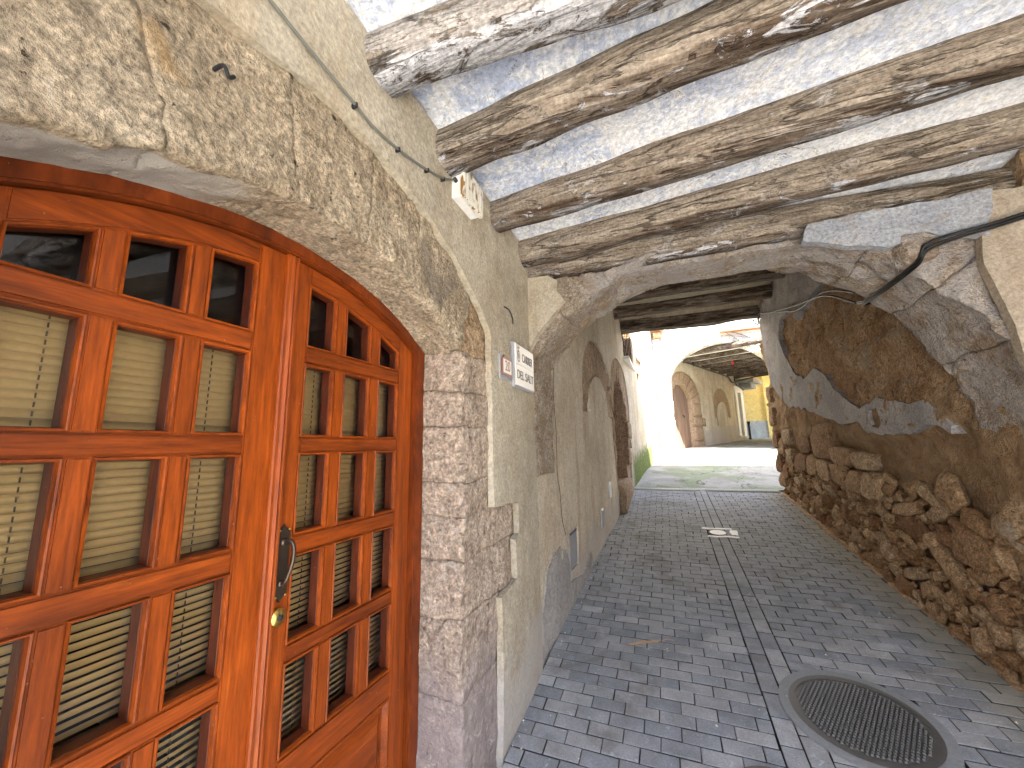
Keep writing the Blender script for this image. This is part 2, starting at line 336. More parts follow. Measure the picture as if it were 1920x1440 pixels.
def stone(name, f, dims, n, mat, parent=None, rnd=.012, amp=.006, nsc=9, seed=0, lump=None, fade=None):
    """rounded block: f maps params in [-1,1]^3 (array) to world; dims = half sizes in metres"""
    V,F = cubegrid(*n); h=np.array(dims); p=V*h; inner=np.clip(p,-(h-rnd),h-rnd); d=p-inner; L=np.linalg.norm(d,axis=1,keepdims=True)
    p=inner+d/np.maximum(L,1e-9)*np.minimum(L,rnd); W=f(p/h)
    k=1.0 if fade is None else fade(V)[:,None]
    W=W+vec3(W,nsc,5,seed)*amp*2*k
    if lump: W=W+vec3(W,lump[0],2,seed+5)*lump[1]*k
    return mk(name,W,F,mat,parent,smooth=True)
def inside(P, poly):
    x,y=P[:,0],P[:,1]; r=np.zeros(len(P),bool); n=len(poly)
    for i in range(n):
        x0,y0=poly[i]; x1,y1=poly[(i+1)%n]
        if y0==y1: continue
        k=((y0>y)!=(y1>y))&(x<(x1-x0)*(y-y0)/(y1-y0)+x0); r^=k
    return r
def jag(poly, step, amp, seed=0, sc=14):
    out=[]
    n=len(poly)
    for i in range(n):
        a=np.array(poly[i],float); b=np.array(poly[(i+1)%n],float); m_=max(1,int(np.linalg.norm(b-a)/step))
        for k in range(m_): out.append(a+(b-a)*k/m_)
    P=np.array(out)
    if amp:
        Q=np.c_[P,np.zeros(len(P))]; P=P+np.stack([fbm(Q,sc,4,seed),fbm(Q,sc,4,seed+7)],1)*amp
    return [tuple(p) for p in P]
def sheet(name, outer, holes, f, nrm, step, thick, mat, parent=None, amp=.004, nsc=3, seed=0, ja=.006, jsc=14, dfun=None, fin=None):
    """plaster coat: outline with holes in (u,v), f maps (u,v)->xyz, pushed out along nrm by noise, edge folded back by thick"""
    loops=[jag(outer,step,ja,seed,jsc)]+[jag(h_,step,ja,seed+i+3,jsc) for i,h_ in enumerate(holes)]
    pts=[];E=[]
    for L in loops:
        b=len(pts); pts+=L; E+=[(b+i,b+(i+1)%len(L)) for i in range(len(L))]
    B=np.array(pts); o=np.array(loops[0]); lo=o.min(0); hi=o.max(0)
    gx,gy=np.meshgrid(np.arange(lo[0],hi[0],step),np.arange(lo[1],hi[1],step)); G=np.c_[gx.ravel(),gy.ravel()]
    G=G+RS.uniform(-.22,.22,G.shape)*step; k=inside(G,loops[0])
    for L in loops[1:]: k&=~inside(G,L)
    G=G[k]
    if len(G):
        kk=np.ones(len(G),bool)
        for i in range(0,len(G),2000):
            d=((G[i:i+2000,None,:]-B[None])**2).sum(2).min(1); kk[i:i+2000]=d>(.5*step)**2
        G=G[kk]
    allp=[Vector(p) for p in pts]+[Vector(p) for p in G]
    v2,e2,f2,_,_,_=delaunay_2d_cdt(allp,E,[],0,1e-6)
    P=np.array([tuple(v) for v in v2]); T=np.array([t for t in f2 if len(t)==3]); c_=P[T].mean(1)
    k=inside(c_,loops[0])
    for L in loops[1:]: k&=~inside(c_,L)
    T=T[k]; W=f(P); nr=np.array(nrm,float)
    if nr.ndim==1: nr=np.tile(nr,(len(P),1))
    W=W+nr*(fbm(W,nsc,5,seed)*amp)[:,None]
    if dfun is not None: W=W+nr*dfun(P,W)[:,None]
    cnt={}
    for t in T:
        for a,b in ((t[0],t[1]),(t[1],t[2]),(t[2],t[0])):
            kx=(min(a,b),max(a,b)); cnt[kx]=None if kx in cnt else (a,b)
    bd=[e for e in cnt.values() if e]; m2={}; V=list(W); F=[tuple(int(i) for i in t) for t in T]
    for a,b in bd:
        for q in (a,b):
            if q not in m2: m2[q]=len(V); V.append(W[q]-nr[q]*thick)
        F.append((int(b),int(a),m2[a],m2[b]))
    o=mk(name,V,F,mat,parent,smooth=True); o.data.set_sharp_from_angle(angle=math.radians(42)); return o
def text(name, body, size, mat, origin, xdir, updir, parent=None, sx=1.0, ext=.0008):
    cu=bpy.data.curves.new('t','FONT'); cu.body=body; cu.size=size; cu.extrude=ext; cu.align_x='CENTER'; cu.align_y='CENTER'
    ob=bpy.data.objects.new('t',cu); C.objects.link(ob); bpy.context.view_layer.update()
    me=bpy.data.meshes.new_from_object(ob); bpy.data.objects.remove(ob); me.name=name
    xd=Vector(xdir); ud=Vector(updir); nd=xd.cross(ud)
    for v in me.vertices:
        p=v.co; v.co=Vector(origin)+xd*(p.x*sx)+ud*p.y+nd*p.z
    me.materials.clear(); return link(name,me,mat,parent)
def floorz(y):
    return np.where(np.asarray(y)<12,-1.6+.1128*np.asarray(y),-1.6+.1128*12+.052*(np.asarray(y)-12))
fz=lambda y: float(floorz(y))
def circ(cy,cz,r,a0,a1,n): return [(cy+r*math.cos(math.radians(a0+(a1-a0)*i/n)),cz+r*math.sin(math.radians(a0+(a1-a0)*i/n))) for i in range(n+1)]

# ------------------------------------------------------------------ ground, street, paved lane
ys=list(np.arange(-40,30,1.0))+[60,200]; xs=[-200,-40,-12,-6,-3,0,3,6,12,40,200]
V=[(x,y,(fz(max(y,-3)) if y<30 else fz(30))-.06) for y in ys for x in xs]; nx_=len(xs)
F=[(j*nx_+i,j*nx_+i+1,(j+1)*nx_+i+1,(j+1)*nx_+i) for j in range(len(ys)-1) for i in range(nx_-1)]
tag(mk('ground',V,F,'ground'),kind='structure')
V=[(x,y,fz(y)-.034) for y in (-1.4,7.36) for x in (-.84,2.6)]
tag(mk('pavement_bed',V,[(0,1,3,2)],'bed'),kind='structure')
# the old concrete street beyond the drain
def fst(P): return np.c_[P[:,0],P[:,1],floorz(P[:,1])+.0]
def dst(P,W): return fbm(W,.8,4,5)*.015
tag(sheet('street',[(-.75,7.50),(4.3,7.50),(4.3,12.9),(6,22.5),(4.2,22.5),(2.2,17.5),(.12,12.9),(-.30,12.4),(-.32,10)],[],fst,(0,0,1),.12,.06,'street',amp=.012,nsc=1.5,ja=.01,dfun=dst),kind='structure')
lane=tag(bpy.data.objects.new('paved_lane',None),kind='structure'); C.objects.link(lane); lane.location=(0,3,fz(3))
slope=math.atan(.1128)
def pmesh(w,l,k):
    bm=bmesh.new(); bmesh.ops.create_cube(bm,size=1); r=random.Random(k)
    for v in bm.verts: v.co=Vector((v.co.x*w,v.co.y*l,v.co.z*.05-.025))
    top=[e for e in bm.edges if all(v.co.z>-.01 for v in e.verts)]
    bmesh.ops.bevel(bm,geom=top,offset=.003,segments=1,affect='EDGES')
    for v in bm.verts:
        v.co.x+=r.uniform(-.0012,.0012); v.co.y+=r.uniform(-.0012,.0012)
    me=bpy.data.meshes.new('paver'); bm.normal_update()
    for f in bm.faces: f.material_index = 0 if f.normal.z>.5 else 1      # edges hold the dark dirt of the joints
    bm.to_mesh(me); bm.free(); me.materials.append(M['paver']); me.materials.append(M['joint']); return me
PM={}; spots=[]
def add_p(x0,x1,y,wy=.0778,dy=0):
    if x1-x0<.03: return
    spots.append(((x0+x1)/2,y,x1-x0-.0050,wy))
row=.0838; L=.167; j=0; y=-.9
while y<7.26:
    off=(j%2)*L/2+RS.uniform(-.01,.01)
    for lo,hi in ((-.795,.368),(.556,1.70)):
        x=lo-L+off if lo<0 else lo-L+((j+1)%2)*L/2
        while x<hi:
            add_p(max(x,lo),min(x+L,hi),y); x+=L
    y+=row; j+=1
for c_i,(lo,hi) in enumerate(((.37,.462),(.464,.554))):
    y=-.9+c_i*.08
    while y<7.22:
        spots.append(((lo+hi)/2,y+L/2,hi-lo-.005,L-.0055)); y+=L
HOLES=[(.765,2.545,.26),(.30,1.955,.12),(.475,5.19,.05)]
spots=[s_ for s_ in spots if all((s_[0]-a)**2+(s_[1]-b)**2>(r+.015)**2 for a,b,r in HOLES)]
def vis(s_):
    c_=R.T@np.array([s_[0],s_[1],fz(s_[1])]); 
    if c_[2]<.2: return 0
    px=960+721*c_[0]/c_[2]; py=720+721*c_[1]/c_[2]
    return (1/c_[2]**2) if (-40<px<1960 and py<1500) else 0
spots.sort(key=lambda s_:-vis(s_)); restV=[];restF=[];restM=[]
for i,s_ in enumerate(spots):
    key=(round(s_[2],2),round(s_[3],2),i%3)
    if key not in PM: PM[key]=pmesh(s_[2],s_[3],i)
    me=PM[key]; z=fz(s_[1])+RS.uniform(-.0016,.0016); rot=(slope+RS.uniform(-.010,.010),RS.uniform(-.006,.006),RS.uniform(-.006,.006))
    if i<298 and vis(s_)>0: link('paver',me,None,lane,(s_[0],s_[1],z),rot)
    else:
        mt=Matrix.Translation((s_[0],s_[1],z))@Matrix.Rotation(rot[0],4,'X')@Matrix.Rotation(rot[2],4,'Z'); b=len(restV)
        restV+=[mt@v.co for v in me.vertices]; restF+=[tuple(b+q for q in p.vertices) for p in me.polygons]; restM+=[p.material_index for p in me.polygons]
o=mk('far_pavers',restV,restF,'paver',lane); o.data.materials.append(M['joint']); o.data.polygons.foreach_set('material_index',restM); o['kind']='stuff'
# joint sand and right hand mortar strip
def fside(P): return np.c_[P[:,0],P[:,1],floorz(P[:,1])+.012]
tag(sheet('mortar_strip',[(1.66,1.6),(1.71,7.3),(1.60,7.3),(1.56,4.5),(1.58,3.3),(1.52,1.6)],[],fside,(0,0,1),.05,.03,'earth',amp=.02,nsc=8,ja=.03,jsc=9),kind='structure')

# drain channel
dr=empty('drain_channel',(.5,7.43,fz(7.43)),'narrow slotted metal drain crossing the lane where the paving ends','drain')
boxesm('channel',[((-.63,7.37,fz(7.37)-.05),(1.62,7.40,fz(7.37)+.004)),((-.63,7.47,fz(7.47)-.05),(1.62,7.50,fz(7.47)+.002))],'zinc',dr)
boxm('gutter',(-.62,7.40,fz(7.4)-.06),(1.62,7.47,fz(7.4)-.03),'dark',dr)
o=boxesm('grating',[((-.61+i*.024,7.40,fz(7.43)-.02),(-.598+i*.024,7.47,fz(7.43)+.003)) for i in range(93)],'zinc',dr); o['kind']='stuff'
# manhole covers
def disc_ring(name,cx,cy,r0,r1,z0,z1,mat,parent,n=48):
    V=[];F=[]
    for r_2,z_ in ((r0,z0),(r0,z1),(r1,z1),(r1,z0)):
        for i in range(n):
            a=2*math.pi*i/n; x=cx+r_2*math.cos(a); y=cy+r_2*math.sin(a); V.append((x,y,fz(y)+z_))
    for q in range(3):
        for i in range(n): F.append((q*n+i,q*n+(i+1)%n,(q+1)*n+(i+1)%n,(q+1)*n+i))
    return mk(name,V,F,mat,parent,smooth=False)
def disc(name,cx,cy,r,z,mat,parent,n=48):
    V=[(cx,cy,fz(cy)+z)]+[(cx+r*math.cos(2*math.pi*i/n),cy+r*math.sin(2*math.pi*i/n),fz(cy+r*math.sin(2*math.pi*i/n))+z) for i in range(n)]
    return mk(name,V,[(0,1+i,1+(i+1)%n) for i in range(n)],mat,parent)
mh=empty('manhole_cover',(.765,2.545,fz(2.545)),'large round cast iron manhole cover with a raised chequer in the grey paving','manhole cover')
disc_ring('mortar_collar',.765,2.545,.279,.325,-.04,.0055,'collar',mh); disc_ring('rim',.765,2.545,.256,.280,-.03,.007,'cast',mh)
disc('plate',.765,2.545,.257,.0035,'cast',mh)
V=[];F=[]
for i in range(-14,15):
    for jj in range(-14,15):
        x=i*.0185+(jj%2)*.009; y=jj*.0175
        if x*x+y*y<.238**2:
            b=len(V); a=.0065
            for dx,dy,dz in ((-a,-a,0),(a,-a,0),(a,a,0),(-a,a,0),(-a*.7,-a*.7,.008),(a*.7,-a*.7,.008),(a*.7,a*.7,.008),(-a*.7,a*.7,.008)):
                V.append((.765+x+dx,2.545+y+dy,fz(2.545+y+dy)+.0034+dz))
            F+=[tuple(b+q for q in t) for t in ((4,5,6,7),(0,1,5,4),(1,2,6,5),(2,3,7,6),(3,0,4,7))]
o=mk('chequer',V,F,'cast',mh); o['kind']='stuff'
mh=empty('manhole_cover',(.30,1.955,fz(1.955)),'smaller round cover at the bottom edge beside the long paver strips','manhole cover')
disc_ring('rim',.30,1.955,.15,.172,-.03,.006,'cast',mh); disc('plate',.30,1.955,.151,.004,'cast',mh)
disc_ring('groove_ring',.30,1.955,.118,.126,.003,.007,'cast',mh)
vc=empty('valve_cover',(.475,5.19,fz(5.19)),'small round white painted valve cover with white paint splashed round it','valve cover')
disc_ring('rim',.475,5.19,.083,.098,-.02,.006,'cast',vc,32); disc('lid',.475,5.19,.084,.005,'white_paint',vc,32)
def fpt(P): return np.c_[P[:,0],P[:,1],floorz(P[:,1])+.006]
for nm,pl in (('paint_splash',[(.32,5.30),(.64,5.32),(.64,5.36),(.32,5.34)]),('paint_splash',[(.36,5.02),(.67,5.04),(.67,5.08),(.36,5.06)]),('paint_splash',[(.60,5.12),(.68,5.12),(.68,5.30),(.61,5.30)])):
    sheet(nm,pl,[],fpt,(0,0,1),.02,.003,'white_paint',vc,amp=.001,ja=.02,jsc=20)

# ------------------------------------------------------------------ near left wall: plaster, door arch of stone
wl=empty('house_wall',(-.9,.8,fz(.8)),'beige plastered house wall on the left round the varnished door','wall')
DC=(.8,-.645)     # centre of the door arch circle (Y,z)
def zin(y): return -.645+.012+math.sqrt(max(1.28**2-(y-.8)**2,0))
outer_ring=circ(.77,-.505,1.47,131,49,30)[::-1]     # from right springing to left (Y,z)
right_out=[(1.755,-1.60),(1.83,-1.42),(1.848,-1.228),(1.846,-.907),(1.842,-.716),(1.95,-.705),(2.046,-.69),(2.038,-.60),(2.041,-.488),(2.092,-.471),(2.085,-.307),(1.93,-.29),(1.765,-.281),(1.755,.2),(1.745,.58)]
left_out=[(-.17,.56),(-.18,.0),(-.185,-1.8)]
poly=[(-1.3,-1.95),(-.185,-1.95)]+left_out[::-1][1:]+circ(.77,-.505,1.47,131,49,40)+right_out[::-1]+[(1.80,-1.8),(2.44,-1.8),(2.44,1.345),(-1.3,1.345)]
poly=[p for i,p in enumerate(poly) if i==0 or p!=poly[i-1]]
fwl=lambda P: np.c_[np.full(len(P),-.80),P[:,0],P[:,1]]
def bulge(P,W):
    a=np.exp(-((P[:,0]-2.2)**2/.10+(P[:,1]+1.1)**2/.25))*.02
    return a
sheet('plaster',poly,[],fwl,(1,0,0),.035,.034,'plaster',wl,amp=.008,nsc=2.2,seed=3,ja=.010,dfun=bulge)
fsk=lambda P: np.c_[np.full(len(P),-.792),P[:,0],P[:,1]]
M['cement']=plaster_mat('grey cement',(.31,.29,.27),(.39,.365,.34),(.27,.24,.20),bump=.006)
def sk_(P,W): return -np.clip((P[:,1]+1.05)/.3,0,1)*.006
sheet('cement_skirt',[(2.22,-1.42),(2.27,-1.22),(2.36,-1.02),(2.42,-1.10),(2.46,-1.25),(2.44,-1.40)],[],fsk,(1,0,0),.025,.02,'cement',wl,amp=.012,nsc=6,seed=33,ja=.02,dfun=sk_)
# masonry core behind the plaster
core=[(-1.3,-1.95),(.08,-1.95),(.08,.40)]+circ(.8,-.645,1.305,123,57,20)+[(1.52,.40),(1.52,-1.95),(2.44,-1.95),(2.44,1.36),(-1.3,1.36)]
prism('wall_core',core,-1.12,-.842,'brown_stone',wl)
# voussoirs
def ring_block(a0,a1,seed,mat,rin=0,rout=0):
    def f(p):
        a=np.radians(a0+(p[:,0]+1)/2*(a1-a0)); t=(p[:,1]+1)/2; x=-.955+p[:,2]*.130
        ri=1.280+.012*np.clip((1-p[:,2])/1.2,0,1); iy=.8+ri*np.cos(a); iz=-.645+ri*np.sin(a)
        oy=.77+1.49*np.cos(a); oz=-.505+1.49*np.sin(a)
        return np.c_[x,iy+(oy-iy)*t,iz+(oz-iz)*t]
    l=math.radians(abs(a1-a0))*1.4/2
    return stone('voussoir',f,(l,.17,.13),(max(6,int(l*2/.016)),20,14),mat,wl,rnd=.007,amp=.012,nsc=14,seed=1,lump=(3,.022),fade=lambda V:np.clip((V[:,2]+.75)/.8,.08,1))
cuts=[122.8,110,97.5,86,75,66.2,57.2]
for i in range(len(cuts)-1): ring_block(cuts[i]+.16,cuts[i+1]-.16,i,'arch_stone')
def jb(y0,y1,z0,z1,mat='jamb_stone',x0=-1.085,x1=-.826):
    f=lambda p: np.c_[(x0+x1)/2+p[:,2]*(x1-x0)/2,(y0+y1)/2+p[:,0]*(y1-y0)/2,(z0+z1)/2+p[:,1]*(z1-z0)/2]
    h=((y1-y0)/2,(z1-z0)/2,(x1-x0)/2)
    return stone('jamb_stone',f,h,(max(4,int(h[0]*2/.016)),max(4,int(h[1]*2/.016)),14),mat,wl,rnd=.010,amp=.0085,nsc=13,seed=2,lump=(4,.014))
jz=[(.256,.44,1.76),(.099,.255,1.765),(-.147,.098,1.78),(-.292,-.148,1.78),(-.472,-.293,2.10),(-.697,-.473,2.05),(-1.002,-.698,1.86),(-1.322,-1.003,1.87),(-1.70,-1.323,1.84)]
for z0,z1,ye in jz:
    jb(1.499,ye,z0-.0015,z1+.0015)
# wedge stone under the arch springer at right
for z0,z1,ye in jz[::2]:
    jb(-.19,.103,z0-.1,z1+.12)
# room behind the door
boxr=[((-3.2,-.6,-1.62),(-3.15,2.3,1.2)),((-3.2,-.6,1.0),(-1.13,2.3,1.05)),((-3.2,-.65,-1.62),(-1.13,-.6,1.05)),((-3.2,2.3,-1.62),(-1.13,2.35,1.05)),((-3.2,-.6,-1.66),(-1.13,2.3,-1.5))]
boxesm('room',boxr,'dark',wl)
boxm('threshold',(-1.12,.1,-1.75),(-.86,1.5,-1.44),'jamb_stone',wl,.012,2)

# ------------------------------------------------------------------ glazed double door
XF=-1.048
gd=empty('double_door',(-1.07,.8,-1.44),'varnished orange wooden double door with small glass panes under a stone arch','door')
arc=lambda y,r: -.645+math.sqrt(r*r-(y-.8)**2)
def arcpts(y0,y1,r,n=14): return [(y0+(y1-y0)*i/n,arc(y0+(y1-y0)*i/n,r)) for i in range(n+1)]
prism('frame',[(.10,-1.44),(.168,-1.44)]+arcpts(.168,1.432,1.252,30)+[(1.432,-1.44),(1.50,-1.44)]+arcpts(1.50,.10,1.302,30),XF-.06,XF+.022,'wood_d',gd,.006)
ROWS=[(-.83,-.59),(-.542,-.30),(-.245,-.003),(.045,.278)]; TR=.332; RT=1.19
def inset(poly,d):
    n=len(poly); out=[]
    A=sum(poly[i][0]*poly[(i+1)%n][1]-poly[(i+1)%n][0]*poly[i][1] for i in range(n)); sg=1 if A>0 else -1
    for i in range(n):
        p0=Vector(poly[i-1]);p1=Vector(poly[i]);p2=Vector(poly[(i+1)%n])
        e1=(p1-p0).normalized();e2=(p2-p1).normalized(); n1=Vector((-e1.y,e1.x))*sg;n2=Vector((-e2.y,e2.x))*sg
        k=(n1+n2); k=k/max(k.dot(n1),.3); out.append((p1.x+k.x*d,p1.y+k.y*d))
    return out
def bead(poly,parent):
    n=len(poly)
    def strip(nm,prof,mat):
        V=[];F=[]
        for d,x in prof:
            for a,b in inset(poly,d): V.append((XF+x,a,b))
        for q in range(len(prof)-1):
            for i in range(n): F.append((q*n+i,q*n+(i+1)%n,(q+1)*n+(i+1)%n,(q+1)*n+i))
        mk(nm,V,F,mat,parent)
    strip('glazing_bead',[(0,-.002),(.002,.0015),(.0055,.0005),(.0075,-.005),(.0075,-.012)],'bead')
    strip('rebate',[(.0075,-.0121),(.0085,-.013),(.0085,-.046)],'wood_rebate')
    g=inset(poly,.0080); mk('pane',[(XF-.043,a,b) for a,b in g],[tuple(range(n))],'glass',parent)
def leaf(y0,y1,cols,hinge_right):
    lf=empty('leaf',(XF-.02,(y0+y1)/2,-1.44),None,None); del_keys=[k for k in lf.keys()]
    lf.parent=gd; lf.matrix_parent_inverse=Matrix.Translation(-world_loc(gd))
    a=cols[0][0]; b=cols[-1][1]; x0=XF-.050
    for s0,s1 in ((y0,a),(b,y1)):
        prism('stile',[(s0,-1.42),(s1,-1.42)]+arcpts(s1,s0,1.249,6),x0,XF,'wood_v',lf,.004)
    rl=[(-.925,-.83)]+[(ROWS[i][1],ROWS[i+1][0]) for i in range(3)]+[(ROWS[3][1],TR)]
    for z0,z1 in rl+[(-1.42,-1.30)]: prism('rail',[(a,z0),(b,z0),(b,z1),(a,z1)],x0+.001,XF+.001,'wood_h',lf,.006)
    prism('arched_rail',arcpts(a,b,RT,12)+arcpts(b,a,1.249,12),x0+.001,XF+.001,'wood_h',lf,.004)
    for i in range(2):
        m0,m1=cols[i][1],cols[i+1][0]
        for z0,z1 in ROWS: prism('mullion',[(m0,z0),(m1,z0),(m1,z1),(m0,z1)],x0,XF,'wood_v',lf,.004)
        prism('mullion',[(m0,TR),(m1,TR)]+arcpts(m1,m0,RT,2),x0,XF,'wood_v',lf,.004)
    for c0,c1 in cols:
        for z0,z1 in ROWS: bead([(c0,z0),(c1,z0),(c1,z1),(c0,z1)],lf)
        bead([(c0,TR),(c1,TR)]+arcpts(c1,c0,RT,4),lf)
    # raised bottom panel
    V=[];F=[]; rect=[(a,-1.30),(b,-1.30),(b,-.925),(a,-.925)]
    for d,x in ((0,-.002),(.006,.003),(.014,-.006),(.02,-.016),(.034,-.016),(.055,-.005)):
        for p,q in inset(rect,d): V.append((XF+x,p,q))
    for q in range(5):
        for i in range(4): F.append((q*4+i,q*4+(i+1)%4,(q+1)*4+(i+1)%4,(q+1)*4+i))
    F.append((20,21,22,23)); mk('bottom_panel',V,F,'wood_h',lf)
    return lf
lA=leaf(.171,.797,[(.248,.372),(.412,.536),(.576,.70)],False)
lB=leaf(.802,1.429,[(.872,.990),(1.033,1.165),(1.21,1.335)],True)
# astragal over the meeting stiles
V=[];F=[]; prof=[(.778,0),(.779,.008),(.783,.012),(.788,.012),(.791,.008),(.794,.009),(.800,.016),(.806,.009),(.809,.008),(.812,.012),(.817,.012),(.821,.008),(.822,0)]
for yy,xx in prof: V+= [(XF+.0015+xx,yy,-1.40),(XF+.0015+xx,yy,arc(yy,1.2485))]
for i in range(len(prof)-1): F.append((2*i,2*i+2,2*i+3,2*i+1))
mk('astragal',V,F,'wood_v',gd)
# handle and lock
ph=empty('handle',(XF,.83,-.31),None,None); ph.parent=gd; ph.matrix_parent_inverse=Matrix.Translation(-world_loc(gd))
HY=.838; pp=[(0,-.108),(.009,-.096),(.021,-.088),(.021,.082),(.009,.092),(0,.104)]
prism('backplate',[(HY+a,-.310+b) for a,b in pp]+[(HY-a,-.310+b) for a,b in pp[::-1][1:-1]],XF+.001,XF+.007,'bronze',ph,.002)
tube('grip',[(XF+.005,HY+.001,-.255),(XF+.026,HY+.002,-.250),(XF+.042,HY+.004,-.265),(XF+.044,HY+.003,-.30),(XF+.036,HY,-.335),(XF+.024,HY-.002,-.360),(XF+.005,HY-.002,-.366)],.0058,'bronze',ph,10)
for zz in (-.255,-.366): tube('rosette',[(XF+.006,HY-.001,zz),(XF+.013,HY-.001,zz)],.010,'bronze',ph,14,res=1)
for zz in (-.222,-.400):
    for dy in (-.015,.015): tube('screw',[(XF+.006,HY+dy,zz+(.012 if zz>-.3 else -.0))if 0 else (XF+.006,HY+dy,zz),(XF+.0095,HY+dy,zz)],.0028,'brass',ph,8,res=1)
tube('lock',[(XF,.832,-.452),(XF+.016,.834,-.452)],.023,'brass',gd,20,res=1)
tube('keyhole',[(XF+.014,.835,-.452),(XF+.018,.835,-.452)],.009,'dark',gd,12,res=1)
# venetian blinds behind the glass
def blind(y0,y1,label):
    b=empty('venetian_blind',(XF-.085,(y0+y1)/2,.31),label,'blind','tan venetian blinds behind the door glass')
    V=[];F=[]
    n=6
    for i in range(n+1):
        t=i/n; zz=-.0105+t*.021; xx=-.0045*math.sin(t*math.pi)+.007*(t-.5)*1.3
        V+=[(xx,-(y1-y0)/2,zz),(xx,(y1-y0)/2,zz)]
    F=[(2*i,2*i+1,2*i+3,2*i+2) for i in range(n)]
    me=mesh('slat',V,F); k=0; z=.31
    while z>-1.38:
        low=max(0,(.0-z))
        o=link('slat',me,'slat',b,(XF-.082,(y0+y1)/2,z),(0,math.radians(9+11*min(low,1)+RS.uniform(-1,1)),0),smooth=True); z-=.0176
    boxm('head_rail',(XF-.10,y0,.322),(XF-.07,y1,.345),'slat',b)
    for yy in ((.345,.645,.74) if y0<.5 else (.972,1.20,1.37)):
        boxesm('ladder_cord',[((XF-.0735,yy-.0011,.31-.0176*k_-.005),(XF-.0715,yy+.0011,.31-.0176*k_+.005)) for k_ in range(96)],'cord',b)
blind(.19,.785,'tan venetian blind behind the glass of the left door leaf')
blind(.815,1.41,'tan venetian blind behind the glass of the right door leaf with the handle')

# ------------------------------------------------------------------ transverse arch
AP=[(-.83,.56),(-.72,.70),(-.603,.823),(-.50,.90),(-.386,.97),(-.20,1.075),(-.037,1.145),(.10,1.19),(.246,1.215),(.40,1.21),(.551,1.19),(.70,1.155),(.857,1.105),(1.05,1.01),(1.226,.88),(1.397,.66),(1.487,.45),(1.573,.247),(1.63,.034)]
ar=empty('stone_arch',(.4,2.65,fz(2.65)),'rough stone arch across the lane carrying the end of the beamed ceiling','arch')
A_=np.array(AP); seg=np.r_[0,np.cumsum(np.linalg.norm(np.diff(A_,axis=0),axis=1))]; TL=seg[-1]
def aprof(t):
    s=t*TL; x=np.interp(s,seg,A_[:,0]); z=np.interp(s,seg,A_[:,1]); e=.02
    x2=np.interp(np.clip(s+e,0,TL),seg,A_[:,0])-np.interp(np.clip(s-e,0,TL),seg,A_[:,0]); z2=np.interp(np.clip(s+e,0,TL),seg,A_[:,1])-np.interp(np.clip(s-e,0,TL),seg,A_[:,1])
    l=np.hypot(x2,z2); return x,z,-z2/l,x2/l
tc=[0,.12,.235,.335,.444,.450,.56,.66,.76,.87,1.0]
for i in range(len(tc)-1):
    if i==4: continue
    t0,t1=tc[i],tc[i+1]; th=.30+.06*math.sin(i*2.3)
    def f(p,t0=t0,t1=t1,th=th):
        x,z,nx,nz=aprof(t0+(p[:,0]+1)/2*(t1-t0)); r=(p[:,1]+1)/2*th
        yy=2.685+p[:,2]*.265; return np.c_[x+nx*r,yy,np.minimum(z+nz*r,np.where(yy<2.66,np.maximum(z,1.13),1.6))]
    l=(t1-t0)*TL/2
    stone('voussoir',f,(l,th/2,.265),(max(6,int(l*2/.018)),14,26),'ring_stone',ar,rnd=.010,amp=.018,nsc=10,seed=20,lump=(3.0,.045))
# rubble spandrels behind the ring, then the plaster coats on them
sp=[(-.80,.45),(-.80,1.13),(1.85,1.13),(1.85,-1.4),(1.66,-1.4),(1.64,.0),(1.60,.3),(1.45,.75),(1.25,.95),(1.0,1.06),(.8,1.10),(-.22,1.10),(-.5,.98),(-.75,.75)]
fsp=lambda P: np.c_[P[:,0],np.full(len(P),2.47),P[:,1]]
sheet('rubble',sp,[],fsp,(0,-1,0),.03,.30,'ring_stone',ar,amp=.03,nsc=7,seed=5,ja=.0)
fsl=lambda P: np.c_[P[:,0],np.full(len(P),2.372),P[:,1]]
sheet('plaster_coat',[(-.82,.60),(-.80,1.15),(-.66,1.15),(-.585,1.10),(-.60,1.02),(-.56,.96),(-.60,.90),(-.70,.79),(-.765,.70)],[],fsl,(0,-1,0),.025,.06,'plaster',ar,amp=.004,ja=.014,jsc=9,seed=4)
fbp=lambda P: np.c_[P[:,0],np.full(len(P),2.365),P[:,1]]
sheet('blue_plaster',[(.80,1.16),(1.52,1.16),(1.50,1.05),(1.475,.93),(1.40,.965),(1.336,.975),(1.25,.937),(1.192,.964),(1.117,.955),(1.024,.995),(.93,1.0),(.84,1.04),(.76,1.07)],[],fbp,(0,-1,0),.025,.05,'blue_patch',ar,amp=.004,ja=.018,jsc=12,seed=9)
fpp=lambda P: np.c_[P[:,0],np.full(len(P),2.372),P[:,1]]
sheet('beige_plaster',[(1.455,1.15),(2.6,1.15),(2.6,-1.45),(1.68,-1.45),(1.62,-.2),(1.56,.10),(1.50,.35),(1.475,.60),(1.44,.80),(1.46,.95)],[],fpp,(0,-1,0),.035,.045,'plaster_pink',ar,amp=.006,ja=.012,jsc=8,seed=14)
boxm('pier_core',(1.72,2.56,-1.6),(2.6,2.94,1.1),'brown_stone',ar)
# springing stones on the left wall
def blk(name,lo,hi,mat,parent,rnd=.015,amp=.006,nsc=12,seed=3,res=.02,lump=None):
    lo=np.array(lo);hi=np.array(hi);h=(hi-lo)/2;c0=(lo+hi)/2
    f=lambda p: c0+p*h
    n=tuple(max(3,min(40,int(2*v/res))) for v in h); return stone(name,f,tuple(h),n,mat,parent,rnd=min(rnd,min(h)*.9),amp=amp,nsc=nsc,seed=seed,lump=lump)
for z0,z1 in ((.06,.62),(-.20,.065)): blk('springer',(-1.0,2.46,z0),(-.800,2.93-(.6-z1)*.05,z1),'ring_stone',ar,amp=.012,seed=8)

